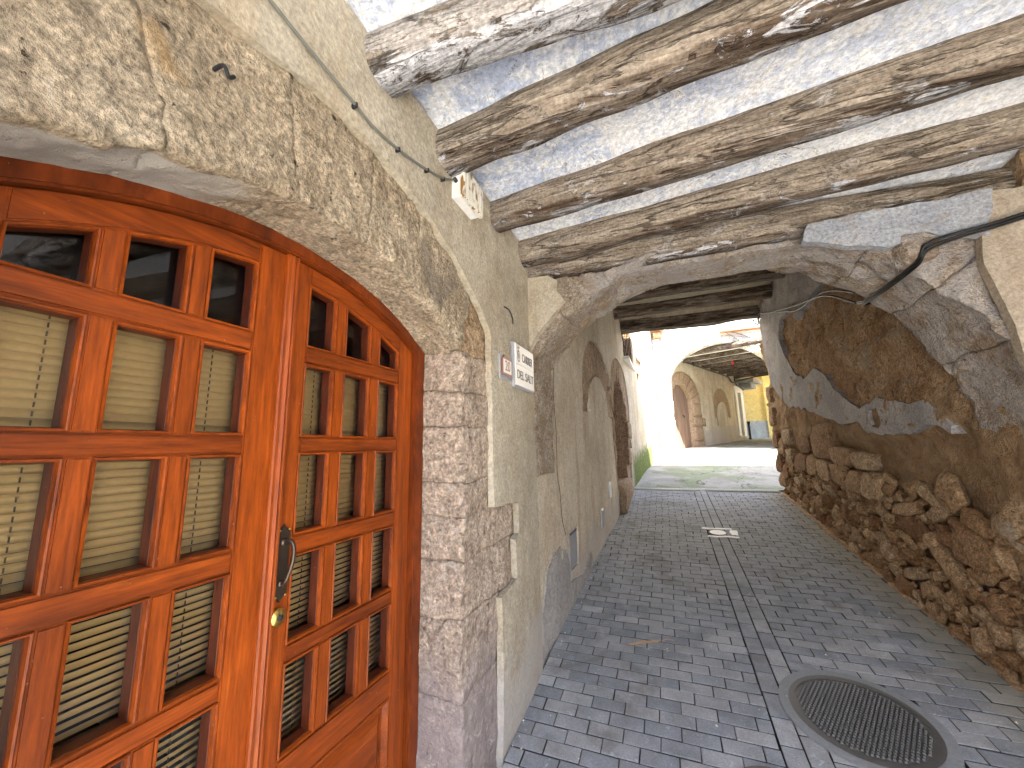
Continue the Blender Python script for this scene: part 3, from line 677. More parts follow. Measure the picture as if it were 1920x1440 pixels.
# ------------------------------------------------------------------ ceiling and beams of the first bay
ce=empty('beamed_ceiling',(.8,.8,1.33),'old limewashed blue ceiling on seven rough wooden beams over the near passage','ceiling')
BE=[ # Y at X=-.8, slope, radius, zc, mat, tan, squareness
 (-.58,.02,.085,1.31,'beam_b'),(.10,.03,.085,1.31,'beam_a'),(.885,.06,.078,1.285,'beam_a'),(1.305,-.085,.086,1.285,'beam_b'),(1.826,-.094,.084,1.285,'beam_c'),(2.285,-.085,.086,1.285,'beam_b'),(2.462,.03,.092,1.245,'beam_c')]
XE=2.5
def beam(y0,sl_,r,zc,mat,parent,x0=-.86,x1=XE,name='beam',seed=0,sq=.35,wob=.013,tan=1,yref=-.8):
    n=int((x1-x0)/.022); m_=30; V=[]
    s=np.linspace(x0,x1,n); a=np.linspace(0,2*np.pi,m_,endpoint=False)
    Q=np.c_[s,np.zeros(n),np.zeros(n)]
    cy=y0+sl_*(s-yref)+fbm(Q,1.3,3,seed)*wob; cz=zc+fbm(Q,1.1,3,seed+3)*wob*.7; rr=r*(1+fbm(Q,2.2,3,seed+6)*.12)
    ca,sa=np.cos(a),np.sin(a); k=1+sq*(1/np.maximum(np.abs(ca),np.abs(sa))-1)
    P=np.stack([np.repeat(s[:,None],m_,1),cy[:,None]+rr[:,None]*ca*k,cz[:,None]+rr[:,None]*sa*k],2).reshape(-1,3)
    nr=np.tile(np.stack([np.zeros(m_),ca,sa],1),(n,1))
    Ps=P*np.array([.3,1,1]); d=fbm(Ps,9,4,seed+9)*.010+fbm(Ps*np.array([.5,1,1]),30,4,seed+12)*.006
    P=P+nr*d[:,None]
    F=[(i*m_+j_,i*m_+(j_+1)%m_,(i+1)*m_+(j_+1)%m_,(i+1)*m_+j_) for i in range(n-1) for j_ in range(m_)]
    F.append(tuple(range(m_))[::-1]); F.append(tuple((n-1)*m_+q for q in range(m_)))
    o=mk(name,P,F,mat,parent,smooth=True)
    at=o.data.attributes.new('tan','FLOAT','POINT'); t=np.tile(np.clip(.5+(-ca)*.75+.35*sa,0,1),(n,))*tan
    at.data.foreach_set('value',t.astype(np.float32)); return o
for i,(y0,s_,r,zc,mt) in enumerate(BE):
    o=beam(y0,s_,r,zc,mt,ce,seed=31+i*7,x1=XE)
    if i==2: o['label']='beam with thick flakes of white paint'
    if i==6: o['label']='last beam resting on the stone arch'
# panels of limewashed plaster between the beams, slightly vaulted
by=[b[0] for b in BE]
fc=lambda P: np.c_[P[:,0],P[:,1],np.full(len(P),1.335)]
def cpan(i):
    if i<0: y0a=y0b=-1.0; 
    else: y0a=BE[i][0]+.02; y0b=BE[i][0]+BE[i][1]*3.3+.02
    y1a=BE[i+1][0]-.02; y1b=BE[i+1][0]+BE[i+1][1]*3.3-.02
    def d(P,W):
        t=(P[:,0]+.8)/3.3; a=y0a+(y0b-y0a)*t; b=y1a+(y1b-y1a)*t; u=np.clip((P[:,1]-a)/(b-a),0,1)
        return -(1-(2*u-1)**2)*.03+fbm(W,16,4,3)*.004+np.clip(.12-u,0,1)*.0
    sheet('ceiling_panel',[(-.84,y0a),(XE,y0b),(XE,y1b),(-.84,y1a)],[],fc,(0,0,-1),.03,.03,'ceiling',ce,amp=.012,nsc=5,seed=40+i,ja=0,dfun=d)
for i in range(-1,6): cpan(i)

# ------------------------------------------------------------------ second bay: left wall
wf=empty('lane_wall',(-.8,5.2,fz(5.2)),'long beige plastered wall with a blind arch and a narrow arched doorway','wall')
def fb(P,off=0.0):
    y=P[:,0]; x=np.where(y<7.35,-.80+.045*(y-2.95),-.602+.085*(y-7.35))+off
    return np.c_[x,y,P[:,1]]
def archpoly(y0,y1,zb,zs,zt,n=14,pw=2.0):
    yc=(y0+y1)/2; h=(y1-y0)/2; L_=[(y0,zb)]
    for i in range(n+1):
        a=math.pi-math.pi*i/n; c1,s1=math.cos(a),math.sin(a); L_.append((yc+h*c1,zs+(zt-zs)*abs(s1)**(2/pw)))
    L_.append((y1,zb)); return L_
notch=[(2.44,-.19),(2.885,-.19),(2.90,.05),(2.86,.30),(2.90,.55),(2.86,.66),(2.44,.80)]
blind_o=archpoly(3.86,5.62,.36,.62,1.27); blind_i=archpoly(4.22,5.28,.30,.46,.84)
blind_hole=[(3.86,.34)]+blind_o[1:-1]+[(5.62,.36)]+[(5.28,.38)]+[(y_,z_) for y_,z_ in blind_i[1:-1]][::-1]+[(4.22,.36)]
door_o=archpoly(5.55,7.42,-.62,.75,1.42); door_o=[(5.66,-.62)]+door_o[1:-1]+[(7.42,.40),(7.60,.38),(7.60,.12),(7.45,.10),(7.52,-.05),(7.30,-.08),(7.30,-.62)]
win=[(7.20,1.60),(8.42,1.60),(8.42,3.4),(7.20,3.4)]
niche=[(8.70,1.08),(9.55,1.08),(9.55,1.95),(8.70,1.95)]
meter=[(3.19,-.985),(3.47,-1.0),(3.475,-.685),(3.19,-.685)]
outer=[(2.44,-1.5),(7.7,-.86),(11.9,-.5),(11.9,4.4),(2.44,2.5)]
outer=[(2.44,-1.5)]+[(y_,fz(y_)-.06) for y_ in np.arange(3,12.3,1)]+[(12.45,fz(12.4)-.06),(12.45,4.6),(7.3,4.6),(7.3,2.42),(2.44,2.42)]
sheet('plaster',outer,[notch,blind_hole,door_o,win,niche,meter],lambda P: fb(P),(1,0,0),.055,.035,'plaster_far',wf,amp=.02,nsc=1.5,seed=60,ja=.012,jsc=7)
# stone core with the doorway cut out
dho=archpoly(5.86,6.98,-.62,.45,1.05)
sheet('stone_core',[(2.44,-1.5)]+[(y_,fz(y_)-.1) for y_ in np.arange(3,12.3,1)]+[(12.45,-.4),(12.45,4.6),(2.44,4.6)],[dho,win,[(8.95,1.10),(9.3,1.10),(9.3,1.62),(8.95,1.62)]],lambda P: fb(P,-.03),(1,0,0),.06,.30,'blind_stone',wf,amp=.018,nsc=6,seed=61,ja=.012)
# voussoirs of the blind arch and of the doorway
def ringstones(o_,i_,n,seed):
    O=np.array(o_);I=np.array(i_)
    def at(A,t):
        s=np.r_[0,np.cumsum(np.linalg.norm(np.diff(A,axis=0),axis=1))]; s/=s[-1]; return np.c_[np.interp(t,s,A[:,0]),np.interp(t,s,A[:,1])]
    for k in range(n):
        t0=k/n+.006;t1=(k+1)/n-.006
        def f(p,t0=t0,t1=t1):
            t=t0+(p[:,0]+1)/2*(t1-t0); a=at(I,t);b=at(O,t); q=a+(b-a)*((p[:,1]+1)/2*.96+.02)[:,None]; W=fb(q,-.04); W[:,0]+=p[:,2]*.028; return W
        stone('voussoir',f,(.12,.15,.028),(8,10,3),'blind_stone',wf,rnd=.014,amp=.008,nsc=9,seed=seed+k)
ringstones(blind_o[1:-1],blind_i[1:-1],9,70); ringstones(door_o[1:16],dho[1:-1],9,90)
for q,(a,b,c1,c2) in enumerate(((5.66,5.86,.05,.42),(5.66,5.86,-.6,.03),(6.98,7.42,.42,.72),(6.98,7.58,.13,.40),(6.98,7.42,-.04,.11),(6.98,7.5,-.33,-.06))):
    W=fb(np.array([[a,c1],[b,c2]]),-.05); blk('jamb_stone',(W[0,0]-.05,a,c1),(W[1,0]+.04,b,c2),'blind_stone',wf,amp=.010,seed=5,res=.04)
# inside of the doorway
fdb=[((-1.35,5.8,-1.1),(-1.30,7.1,1.2))]
boxesm('door_recess',fdb,'brown_stone',wf)
boxesm('boards',[((-.99,5.8+i*.16,-.62),(-.96,5.8+i*.16+.155,1.15)) for i in range(8)],'door_old',wf)
blk('doorstep',(-.99,5.75,-.95),(-.585,7.2,-.56),'blind_stone',wf,amp=.02,seed=6,res=.05)
# barred window
wdw=empty('window',(-.56,7.8,1.6),None,None); wdw.parent=wf; wdw.matrix_parent_inverse=Matrix.Translation(-world_loc(wf))
boxesm('reveal',[((-.95,7.15,1.5),(-.90,8.5,3.5)),((-.9,8.42,1.5),(-.56,8.46,3.5))],'brown_stone',wdw)
for i in range(6):
    yy=7.28+i*.19; tube('bar',[(-.60+.085*(yy-7.35)-.02,yy,1.61),(-.60+.085*(yy-7.35)-.02,yy,3.4)],.011,'iron',wdw,8,res=1)
prism('sill',[(7.10,1.55),(8.52,1.555),(8.52,1.60),(7.10,1.60)],-.72,-.50,'white_paint',wdw,.004)
boxm('niche_back',(-.75,8.6,1.0),(-.70,9.65,2.0),'tilec',wf)
# meter hatch and small covers
ht=empty('meter_hatch',(-.79,3.33,-.84),'grey metal meter hatch low in the left wall','hatch')
boxm('door_plate',(-.83,3.205,-.975),(-.783,3.46,-.70),'meter',ht,.003); 
prism('hatch_frame',[(3.185,-.99),(3.48,-.99),(3.48,-.68),(3.185,-.68)],-.86,-.792,'zinc',ht)
boxm('hinge_strip',(-.783,3.215,-.715),(-.778,3.45,-.703),'iron',ht)
for (a,b,lab) in ((5.08,-.55,'small white cover plate on the left wall near the step'),(4.55,-.80,'lower small grey cover plate near the foot of the left wall')):
    W=fb(np.array([[a,b]]),.0)[0]; t=empty('cover_plate',tuple(W),lab,'cover plate','small cover plates low on the left wall')
    boxm('lid',(W[0]-.02,a-.07,b-.09),(W[0]+.016,a+.07,b+.09),'white_paint' if a>5 else 'meter',t,.004); boxm('lid_edge',(W[0]-.02,a-.08,b-.10),(W[0]+.009,a+.08,b+.10),'zinc',t,.003)

# second bay ceiling
c2=empty('beamed_ceiling',(.4,5,2.3),'dark low beams and pale boards over the inner end of the passage','ceiling')
for i,(y0,r,zc) in enumerate(((3.3,.11,2.28),(4.0,.11,2.28),(4.8,.11,2.27),(5.72,.12,2.24),(6.42,.10,2.20))):
    beam(y0,.0,r,zc,'beam_far',c2,x0=-.86,x1=1.9,seed=200+i*9,tan=.5)
o=beam(7.20,.035,.115,2.185,'beam_far',c2,x0=-.62,x1=1.75,seed=260,sq=.9,wob=.05,tan=.4); o['label']='lowest beam over the way out to the sunlit street'
sheet('ceiling_panel',[(-.9,2.95),(2.0,2.95),(2.0,7.3),(-.9,7.3)],[],lambda P: np.c_[P[:,0],P[:,1],np.full(len(P),2.36)],(0,0,-1),.07,.03,'plaster_pink',c2,amp=.03,nsc=3,seed=77,ja=0)
boxm('arch_back_wall',(-.85,2.86,1.30),(2.0,2.94,2.45),'brown_stone',c2)

# ------------------------------------------------------------------ right wall of the second bay
rw=empty('rubble_wall',(1.7,5,fz(5)),'crumbling brown earth and rubble wall on the right of the lane','wall')
def rx(P):
    y=P[:,0];z=P[:,1]; h=z-floorz(y)
    x=1.625+.0*y; x=x-np.exp(-h/.25)*.07*np.clip((7-y)/3,0,1)      # the foot creeps out over the paving
    x=x+np.clip(1.0-h,0,1)*.03
    return x
fr_=lambda P: np.c_[rx(P),P[:,0],P[:,1]]
STON=[(6.125,-.258,.235,.106),(5.725,-.272,.179,.114),(5.362,-.324,.193,.12),(4.982,-.341,.187,.113),(4.631,-.377,.158,.107),(4.329,-.385,.158,.107),(5.885,-.04,.264,.109),(5.274,-.006,.309,.19),(4.821,-.155,.273,.093),(4.414,-.183,.148,.079),(4.036,-.306,.095,.04),(4.083,-.401,.092,.049),(3.746,-.35,.075,.051),(3.557,-.376,.146,.06),(3.324,-.338,.124,.107),(3.873,-.504,.204,.048),(3.511,-.486,.154,.049),(3.842,-.628,.225,.071),(4.105,-.627,.077,.051),(3.46,-.63,.094,.079),(3.605,-.669,.063,.066),(3.303,-.519,.069,.047),(3.152,-.487,.139,.07),(3.214,-.64,.161,.094),(2.978,-.55,.064,.027),(2.975,-.658,.073,.082),(2.946,-.486,.05,.027),(3.511,-.773,.26,.075),(3.391,-.866,.05,.024),(3.191,-.786,.135,.045),(3.896,-.968,.158,.043),(3.624,-.907,.104,.031),(3.367,-.906,.135,.068),(3.718,-1.024,.141,.059),(3.481,-.99,.1,.042),(3.789,-.43,.093,.019),(4.439,-.529,.099,.028),(4.239,-.589,.11,.043),(4.134,-.753,.082,.057),(3.886,-.751,.106,.038),(3.738,-.748,.061,.023)]
def wdisp(P,W):
    y=P[:,0];z=P[:,1]; d=fbm(W,4,5,81)*.05+fbm(W,13,4,82)*.035-np.clip(fbm(W,9,4,88)-.25,0,1)*.10
    h=z-floorz(y)
    rub=np.clip((.1-z-(y-3)*.03)/.1,0,1)*np.clip((y-2.9)/.3,0,1)       # rubble zone: render gone, face set back
    d=d*(1-.5*rub)-rub*.075
    hol=np.clip((z-1.0)/.3,0,1)*.03                                     # render lost near the top
    d=d-hol*np.clip(1-(y-6.6)/.4,0,1)
    d=d+np.clip((y-6.9)/.4,0,1)*(fbm(W,5,4,84)*.05)
    return d
def endy(z):  # ragged free end of the wall
    return 7.33+.10*math.sin(z*5)+.06*math.sin(z*13+1)
ow=[(2.40,-1.5)]+[(y_,fz(y_)-.08) for y_ in np.arange(3,7.3,.6)]+[(endy(z_),z_) for z_ in np.arange(-.95,2.4,.08)]+[(2.40,2.4)]
sheet('earth_face',ow,[],fr_,(-1,0,0),.035,.5,'earth',rw,amp=.02,nsc=2,seed=83,ja=.02,dfun=wdisp)
boxm('wall_core',(1.78,2.95,-1.6),(4.0,7.25,2.6),'earth',rw)
pts=[(5.947,1.825),(5.6,1.70),(5.877,1.677),(6.199,1.674),(6.312,1.446),(6.128,1.147),(5.806,.846),(5.552,.767),(5.176,.813),(4.877,.688),(4.75,.515),(4.461,.365),(4.253,.278),(3.975,.326),(3.68,.284),(3.51,.224),(3.332,.257),(3.258,.202),(3.194,.132),(3.13,.074),(3.146,.022),(3.266,.08),(3.349,.103),(3.528,.061),(3.845,.037),(4.218,.07),(4.351,.166),(4.601,.166),(5.17,.275),(5.711,.403),(6.303,.474),(6.676,.639),(7.0,.904),(7.2,1.4),(7.3,2.02),(6.8,2.02)]
fpa=lambda P: np.c_[rx(P)-.022,P[:,0],P[:,1]]
sheet('grey_plaster',pts,[[(3.95,.12),(4.10,.12),(4.12,.24),(3.98,.25)]],fpa,(-1,0,0),.04,.07,'grey_patch',rw,amp=.014,nsc=4,seed=85,ja=.035,jsc=9)
sheet('grey_plaster',[(5.75,2.3),(4.561,1.60),(4.984,1.609),(5.128,1.504),(5.319,1.55),(5.418,1.453),(5.609,1.551),(5.373,1.681),(6.1,1.80),(7.2,2.08),(7.2,2.3)],[],fpa,(-1,0,0),.04,.07,'grey_patch',rw,amp=.014,nsc=4,seed=86,ja=.03,jsc=9)
# stones: variants shared
SM=[]
for k in range(10):
    V_,F_=cubegrid(7,7,7)
    p=V_.copy(); L_=np.linalg.norm(p,axis=1,keepdims=True); sph=p/L_*1.18; mixf=.78 if k<5 else .38
    p=p*(1-mixf)+sph*mixf; p=p*(1+fbm(p+k*9,.9,3,300+k)*.22)[:,None]
    for _q in range(9 if k<5 else 4):
        nn=RS.normal(size=3); nn/=np.linalg.norm(nn); dd=RS.uniform(.72,.92) if k<5 else RS.uniform(.95,1.2); ex=np.maximum(p@nn-dd,0); p=p-ex[:,None]*nn*.93
    p=p+vec3(p,3.2,3,310+k)*.07
    me=mesh('stone',p,F_); me.materials.append(M['brown_stone']); me.polygons.foreach_set('use_smooth',[True]*len(me.polygons)); me.set_sharp_from_angle(angle=math.radians(30)); SM.append(me)
placed=[]; cntp=0
def put(y,z,a,b,square=False,dep=None):
    global cntp
    k=RS.randint(5,10) if square else RS.randint(0,5); me=SM[k]; d=dep or min(a,b)*(.75 if max(a,b)<.09 else .5)
    x=float(rx(np.array([[y,z]]))[0])+d*.42
    o=link('stone',me,None,rw,(x,y,z),(RS.uniform(-.5,.5) if not square else 0,RS.uniform(-.2,.2) if not square else 0,0)); o.scale=(d*1.0,a*.98,b*.98); placed.append((y,z,a,b)); cntp+=1
for i,(y,z,a,b) in enumerate(STON): put(y,z,a,b,square=i<10 or i==23,dep=.07 if i<10 else None)
def fits(y,z,a,b): return all(((y-q[0])/(a+q[2]))**2+((z-q[1])/(b+q[3]))**2>.88 for q in placed)
for size,tries in ((.10,400),(.07,900),(.045,2500),(.03,3500)):
    for _ in range(tries):
        if cntp>=290: break
        y=RS.uniform(2.75,7.2); z=RS.uniform(fz(y),-.40+.09*(y-4.2) if y>3.6 else -.45-.9*(3.6-y))
        a=size*RS.uniform(.75,1.1)*(1+.06*(y-3)); b=size*RS.uniform(.55,.85)
        if z<fz(y)+.01: continue
        if fits(y,z,a,b): put(y,z,a,b)
for y,z,a,b in ((6.6,-.2,.17,.11),(6.9,-.05,.15,.12),(6.55,.07,.2,.11),(7.2,-.30,.16,.16),(7.2,.05,.15,.13),(7.22,.4,.13,.15),(7.15,-.55,.18,.12),(7.22,.75,.12,.13),(6.9,-.42,.14,.1)): put(y,z,a,b,True,.08)
rV=[];rF=[];cr=0
for _ in range(9000):
    y=RS.uniform(2.7,7.2); z=RS.uniform(fz(y)-.01,-.38+.09*(y-4.2))
    a=RS.uniform(.018,.04)*(1+.12*(y-3)); b=a*.7
    if fits(y,z,a*.7,b*.7) and cr<700:
        me=SM[RS.randint(0,5)]; x=float(rx(np.array([[y,z]]))[0])+.02; bb=len(rV); cr+=1; placed.append((y,z,a*.7,b*.7))
        rV+=[(x+v.co.x*a*.9,y+v.co.y*a,z+v.co.z*b) for v in me.vertices]; rF+=[tuple(bb+q for q in p_.vertices) for p_ in me.polygons]
o=mk('small_rubble',rV,rF,'brown_stone',rw,smooth=True); o['kind']='stuff'

# ------------------------------------------------------------------ houses that carry the passage (above and behind)
hs=empty('passage_house',(.8,3.2,1.5),'house built over the passage whose underside is the beamed ceiling','house')
boxesm('upper_wall',[((-.9,-1.0,1.40),(3.2,-.8,4.35)),((-.9,7.13,2.25),(4.2,7.28,4.35)),((-.9,-1.0,4.2),(4.2,7.28,4.35)),((2.6,-.8,1.40),(2.8,2.4,4.35)),((2.6,-.1,-1.7),(2.8,2.4,1.40)),((-.9,-.8,1.40),(2.6,2.8,1.46)),((-.9,2.9,2.44),(4.2,7.05,2.50)),((2.6,2.4,1.2),(4.2,2.95,4.2)),((-.9,2.80,1.46),(2.6,2.9,2.6)),((4.0,2.95,-1.5),(4.2,7.28,4.35))],'plaster_far',hs)
hl=empty('left_house',(-3,5,fz(5)),'plain mass of the houses standing behind the left wall','house')
boxesm('mass',[((-6,-1.3,-1.9),(-5.8,12.4,4.35)),((-6,-1.5,-1.9),(-.83,-1.3,4.35)),((-6,-1.3,4.2),(-.9,7.3,4.35)),((-.97,-1.3,1.38),(-.84,2.44,4.35)),((-1.2,2.44,2.45),(-.95,7.3,4.35)),((-6,7.3,4.5),(-.62,12.4,4.7))],'plaster_far',hl)

# ------------------------------------------------------------------ signs
tg=empty('house_number_tile',(-.80,1.92,.43),'small brown bordered house number 20 tile left of the street name','sign')
XT=-.782
boxm('mortar_bed',(-.80,1.838,.365),(XT-.006,2.005,.50),'mortar_grey',tg,.004)
prism('border',[(1.853,.388),(1.999,.388),(1.999,.476),(1.982,.484),(1.965,.502),(1.887,.502),(1.872,.484),(1.853,.476)],XT-.008,XT,'tile_brown',tg,.002)
boxm('tile_face',(XT-.004,1.873,.402),(XT+.0012,1.985,.477),'tile_white',tg)
text('lettering','20',.083,'tile_brown',(XT+.0022,1.929,.440),(0,1,0),(0,0,1),tg,.92)
ss=empty('street_sign',(-.80,2.19,.48),'white tiled street name sign reading CARRER DEL SALT with a crest','sign')
XS=-.772
blk('mortar_bed',(-.80,2.02,.345),(XS-.006,2.375,.615),'mortar_grey',ss,rnd=.006,amp=.004,nsc=25,seed=9,res=.012)
boxm('tile',(XS-.008,2.034,.484),(XS,2.362,.606),'tile_white',ss,.0015); boxm('tile',(XS-.008,2.034,.356),(XS,2.362,.4825),'tile_white',ss,.0015)
text('lettering','CARRER',.075,'ink',(XS+.0012,2.235,.532),(0,1,0),(0,0,1),ss,.70); text('lettering','DEL SALT',.075,'ink',(XS+.0012,2.197,.420),(0,1,0),(0,0,1),ss,.92)
cr_=empty('crest',(XS,2.08,.54),None,None); cr_.parent=ss; cr_.matrix_parent_inverse=Matrix.Translation(-world_loc(ss))
ell=lambda a,b,n=20: [(2.083+a*math.cos(2*math.pi*i/n),.533+b*math.sin(2*math.pi*i/n)) for i in range(n)]
prism('wreath',ell(.025,.038),XS+.0002,XS+.0012,'crest',cr_); prism('shield',ell(.015,.026),XS+.001,XS+.002,'tile_white',cr_); prism('shield_bars',ell(.008,.020,10),XS+.0018,XS+.0028,'ink',cr_)
prism('crown',[(2.070,.578),(2.096,.578),(2.100,.592),(2.090,.586),(2.083,.594),(2.076,.586),(2.066,.592)],XS+.0002,XS+.0014,'tile_brown',cr_)

# ------------------------------------------------------------------ junction box and cables
jx=empty('junction_box',(-.80,1.43,1.15),'rusty white junction box on the wall under a beam end','junction box')
def quad8(name,pts,mat,parent,bev=.002):
    bm=bmesh.new(); v=[bm.verts.new(p) for p in pts]
    for q in ((0,1,2,3),(7,6,5,4),(0,4,5,1),(1,5,6,2),(2,6,7,3),(3,7,4,0)): bm.faces.new([v[i] for i in q])
    bmesh.ops.recalc_face_normals(bm,faces=bm.faces[:])
    if bev: bmesh.ops.bevel(bm,geom=bm.edges[:],offset=bev,segments=2,affect='EDGES')
    me=bpy.data.meshes.new(name); bm.to_mesh(me); bm.free(); return link(name,me,mat,parent)
boxm('body',(-.80,1.347,1.095),(-.755,1.53,1.235),'white_paint',jx,.003)
boxm('lid',(-.7545,1.343,1.090),(-.733,1.536,1.240),'rusty',jx,.004)
for i in range(5): boxm('rib',(-.733,1.372+i*.031,1.105),(-.7305,1.384+i*.031,1.228),'rusty',jx,.001)
tube('knock_out',[(-.775,1.346,1.17),(-.775,1.33,1.172)],.009,'iron',jx,10,res=1)
cb=empty('wall_cable',(-.79,.9,1.02),'thin grey cable pinned along the left wall up to the junction box','cable')
tube('cable_run',[(-.788,.20,1.10),(-.788,.492,1.054),(-.787,.572,1.041),(-.788,.656,1.034),(-.786,.765,1.021),(-.787,.846,1.014),(-.785,.979,1.032),(-.785,1.141,1.078),(-.784,1.258,1.125),(-.778,1.335,1.17)],.0045,'cable_grey',cb)
for y_,z_ in ((.765,1.021),(.965,1.030),(1.141,1.078),(1.258,1.122)): boxm('cable_clip',(-.80,y_-.004,z_-.009),(-.779,y_+.004,z_+.007),'iron',cb,.001)
cb=empty('sagging_cables',(1.3,2.36,.95),'bundle of thick black cables crossing the right side of the stone arch','cable')
for q,(dz,dy) in enumerate(((0,0),(-.014,.012),(-.022,-.006))):
    tube('cable_run',[(2.1,2.305,1.10+dz),(1.75,2.31,1.03+dz),(1.481,2.32,.972+dz),(1.348,2.33,.955+dz*1.2),(1.237,2.335,.925+dz*1.6),(1.215,2.38,.862+dz),(1.20,2.60,.842+dz),(1.20,2.80,.845+dz),(1.225,2.97,.862+dz),(1.40,3.25,.96+dz),(1.57,3.9,1.14+dz)],.0075-.0015*q,'cable_black',cb,8)
blk('stone_spur',(1.16,2.355,.87),(1.30,2.45,1.0),'ring_stone',ar,rnd=.035,amp=.022,seed=3,res=.014)
cb=empty('wall_cable',(1.6,5.3,1.7),'thin black cables looping over the top of the rubble wall to the lintel','cable')
for q in range(2): tube('cable_run',[(1.58,3.9,1.12+q*.1),(1.57,4.5,1.42+q*.04),(1.57,5.29,1.60-q*.06),(1.57,5.9,1.75-q*.03),(1.57,6.6,1.93),(1.56,6.98,2.05),(1.54,7.1,1.9+q*.08),(1.50,7.22,2.02)],.009,'cable_black',cb,6)
cb=empty('cord',(-.6,7.2,2.2),'thin dark wire hanging from the lintel beside the barred window','cable')
tube('cable_run',[(-.62,7.05,2.2),(-.60,7.2,1.95),(-.55,7.6,1.6)],.006,'cable_black',cb,6)
pg=empty('iron_hook',(-.79,1.96,.75),'bent iron hook driven into the plaster above the number tile','hook')
tube('shank',[(-.81,1.935,.80),(-.775,1.945,.775),(-.765,1.975,.735),(-.77,1.995,.705)],.0045,'iron',pg,6)
pg=empty('iron_nail',(-.82,.45,.83),'rusty bent nail sticking out of the arch stones near the top left corner','nail')
tube('shank',[(-.85,.42,.80),(-.80,.42,.80),(-.795,.43,.78),(-.805,.445,.80)],.0045,'iron',pg,6)

# ------------------------------------------------------------------ litter
lf=empty('dry_leaf',(-.25,2.85,fz(2.85)),'curled dry leaf lying on the paving near the left wall','leaf')
V=[];F=[]
for i in range(9):
    t=i/8; wd=.016*math.sin(math.pi*t)**.7+.0005; x=-.33+t*.20; y=2.80+t*.10
    for s_ in (-1,0,1): V.append((x+s_*wd*.4,y-s_*wd,fz(y)+.006+abs(s_)*.006+.012*t*(1-t)))
F=[(3*i+q,3*i+q+1,3*i+q+4,3*i+q+3) for i in range(8) for q in (0,1)]; mk('blade',V,F,'leaf',lf,smooth=True)
tube('stalk',[(-.13,2.90,fz(2.9)+.008),(-.09,2.925,fz(2.92)+.014),(-.05,2.93,fz(2.93)+.008)],.0015,'leaf',lf,5)
V=[];F=[]
for _ in range(130):
    x=RS.uniform(-.75,1.5);y=RS.uniform(1.7,6.5); s_=RS.uniform(.002,.006); b=len(V); z=fz(y)+.004
    if RS.rand()<.5: x=-.78+abs(RS.normal())*.05
    for dx,dy,dz in ((-1,-1,0),(1,-1,0),(1,1,0),(-1,1,0),(0,0,1.3)): V.append((x+dx*s_*RS.uniform(.6,1.3),y+dy*s_*RS.uniform(.6,1.3),z+dz*s_))
    F+=[(b,b+1,b+4),(b+1,b+2,b+4),(b+2,b+3,b+4),(b+3,b,b+4)]
tag(mk('pebbles',V,F,'white_stone'),'scattered white grit and crumbs of mortar on the grey paving','grit',kind='stuff')

# ------------------------------------------------------------------ the sunlit end: arched facade, far passage
ff_=empty('arched_facade',(1.7,12.6,fz(12.6)),'white sunlit house front pierced by the second stone arch','house')
AO=lambda h,z0,zt: [(1.66-h,z0)]+[(1.66+h*math.cos(math.pi-math.pi*i/24),1.75+(zt-1.75)*math.sin(math.pi*i/24)) for i in range(25)]+[(1.66+h,z0)]
op=AO(1.40,-.6,2.92)
fac=[(-.6,-.6)]+op+[(5.2,-.6),(5.2,7.2),(-.6,7.2)]
prism('front_wall',fac,12.95,12.52,'plaster_white',ff_,0,axis='y')
# ring of pale stones slightly proud, tan soffit
for k in range(15):
    a0=180-k*12+.5;a1=a0-11
    def f(p,a0=a0,a1=a1):
        a=np.radians(a0+(p[:,0]+1)/2*(a1-a0)); t=(p[:,1]+1)/2
        return np.c_[1.66+(1.39+.26*t)*np.cos(a),12.70+p[:,2]*.22,1.75+((1.165)+.25*t)*np.sin(a)]
    stone('voussoir',f,(.14,.13,.22),(6,5,6),'white_stone',ff_,rnd=.012,amp=.018,nsc=6,seed=400)
for z0,hh in ((-.4,.62),(.22,.48),(.70,.60),(1.30,.45)):
    blk('pier_stone',(-.22,12.44,z0),(.285,12.93,z0+hh),'white_stone',ff_,rnd=.012,amp=.022,nsc=6,seed=int(z0*10)+50,res=.06)
blk('cornice',(-.16,12.1,3.42),(.20,12.5,3.62),'tilec',ff_,amp=.01,res=.06); blk('cornice',(-.12,12.2,3.22),(.12,12.5,3.40),'tilec',ff_,amp=.01,res=.06); 
boxm('pilaster',(-.14,12.3,-.4),(.06,12.5,3.2),'plaster_white',ff_,.01)
cb=empty('facade_cable',(1.6,12.4,3.1),'dark cable following the curve of the far sunlit arch','cable')
tube('cable_run',[(.10,12.36,2.05),(.30,12.38,2.35),(.75,12.42,2.85),(1.2,12.42,3.12),(1.7,12.42,3.24),(2.2,12.42,3.12),(2.7,12.42,2.80),(3.0,12.42,2.5)],.012,'cable_grey',cb,6)
tube('cable_run',[(1.0,12.43,2.85),(1.2,12.42,3.1),(1.7,12.40,3.36),(1.8,12.3,3.5)],.008,'cable_grey',cb,6); tube('cable_run',[(1.75,12.42,3.3),(2.1,12.42,3.0),(2.4,12.42,2.7)],.008,'cable_grey',cb,6)
for xo in (0,.08): tube('cable_run',[(.10+xo,12.3,3.9),(.04+xo*.5,12.28,2.9),(-.02+xo,12.28,2.4),(.12+xo,12.3,2.15),(.2,12.35,2.0)],.010,'cable_grey',cb,6)
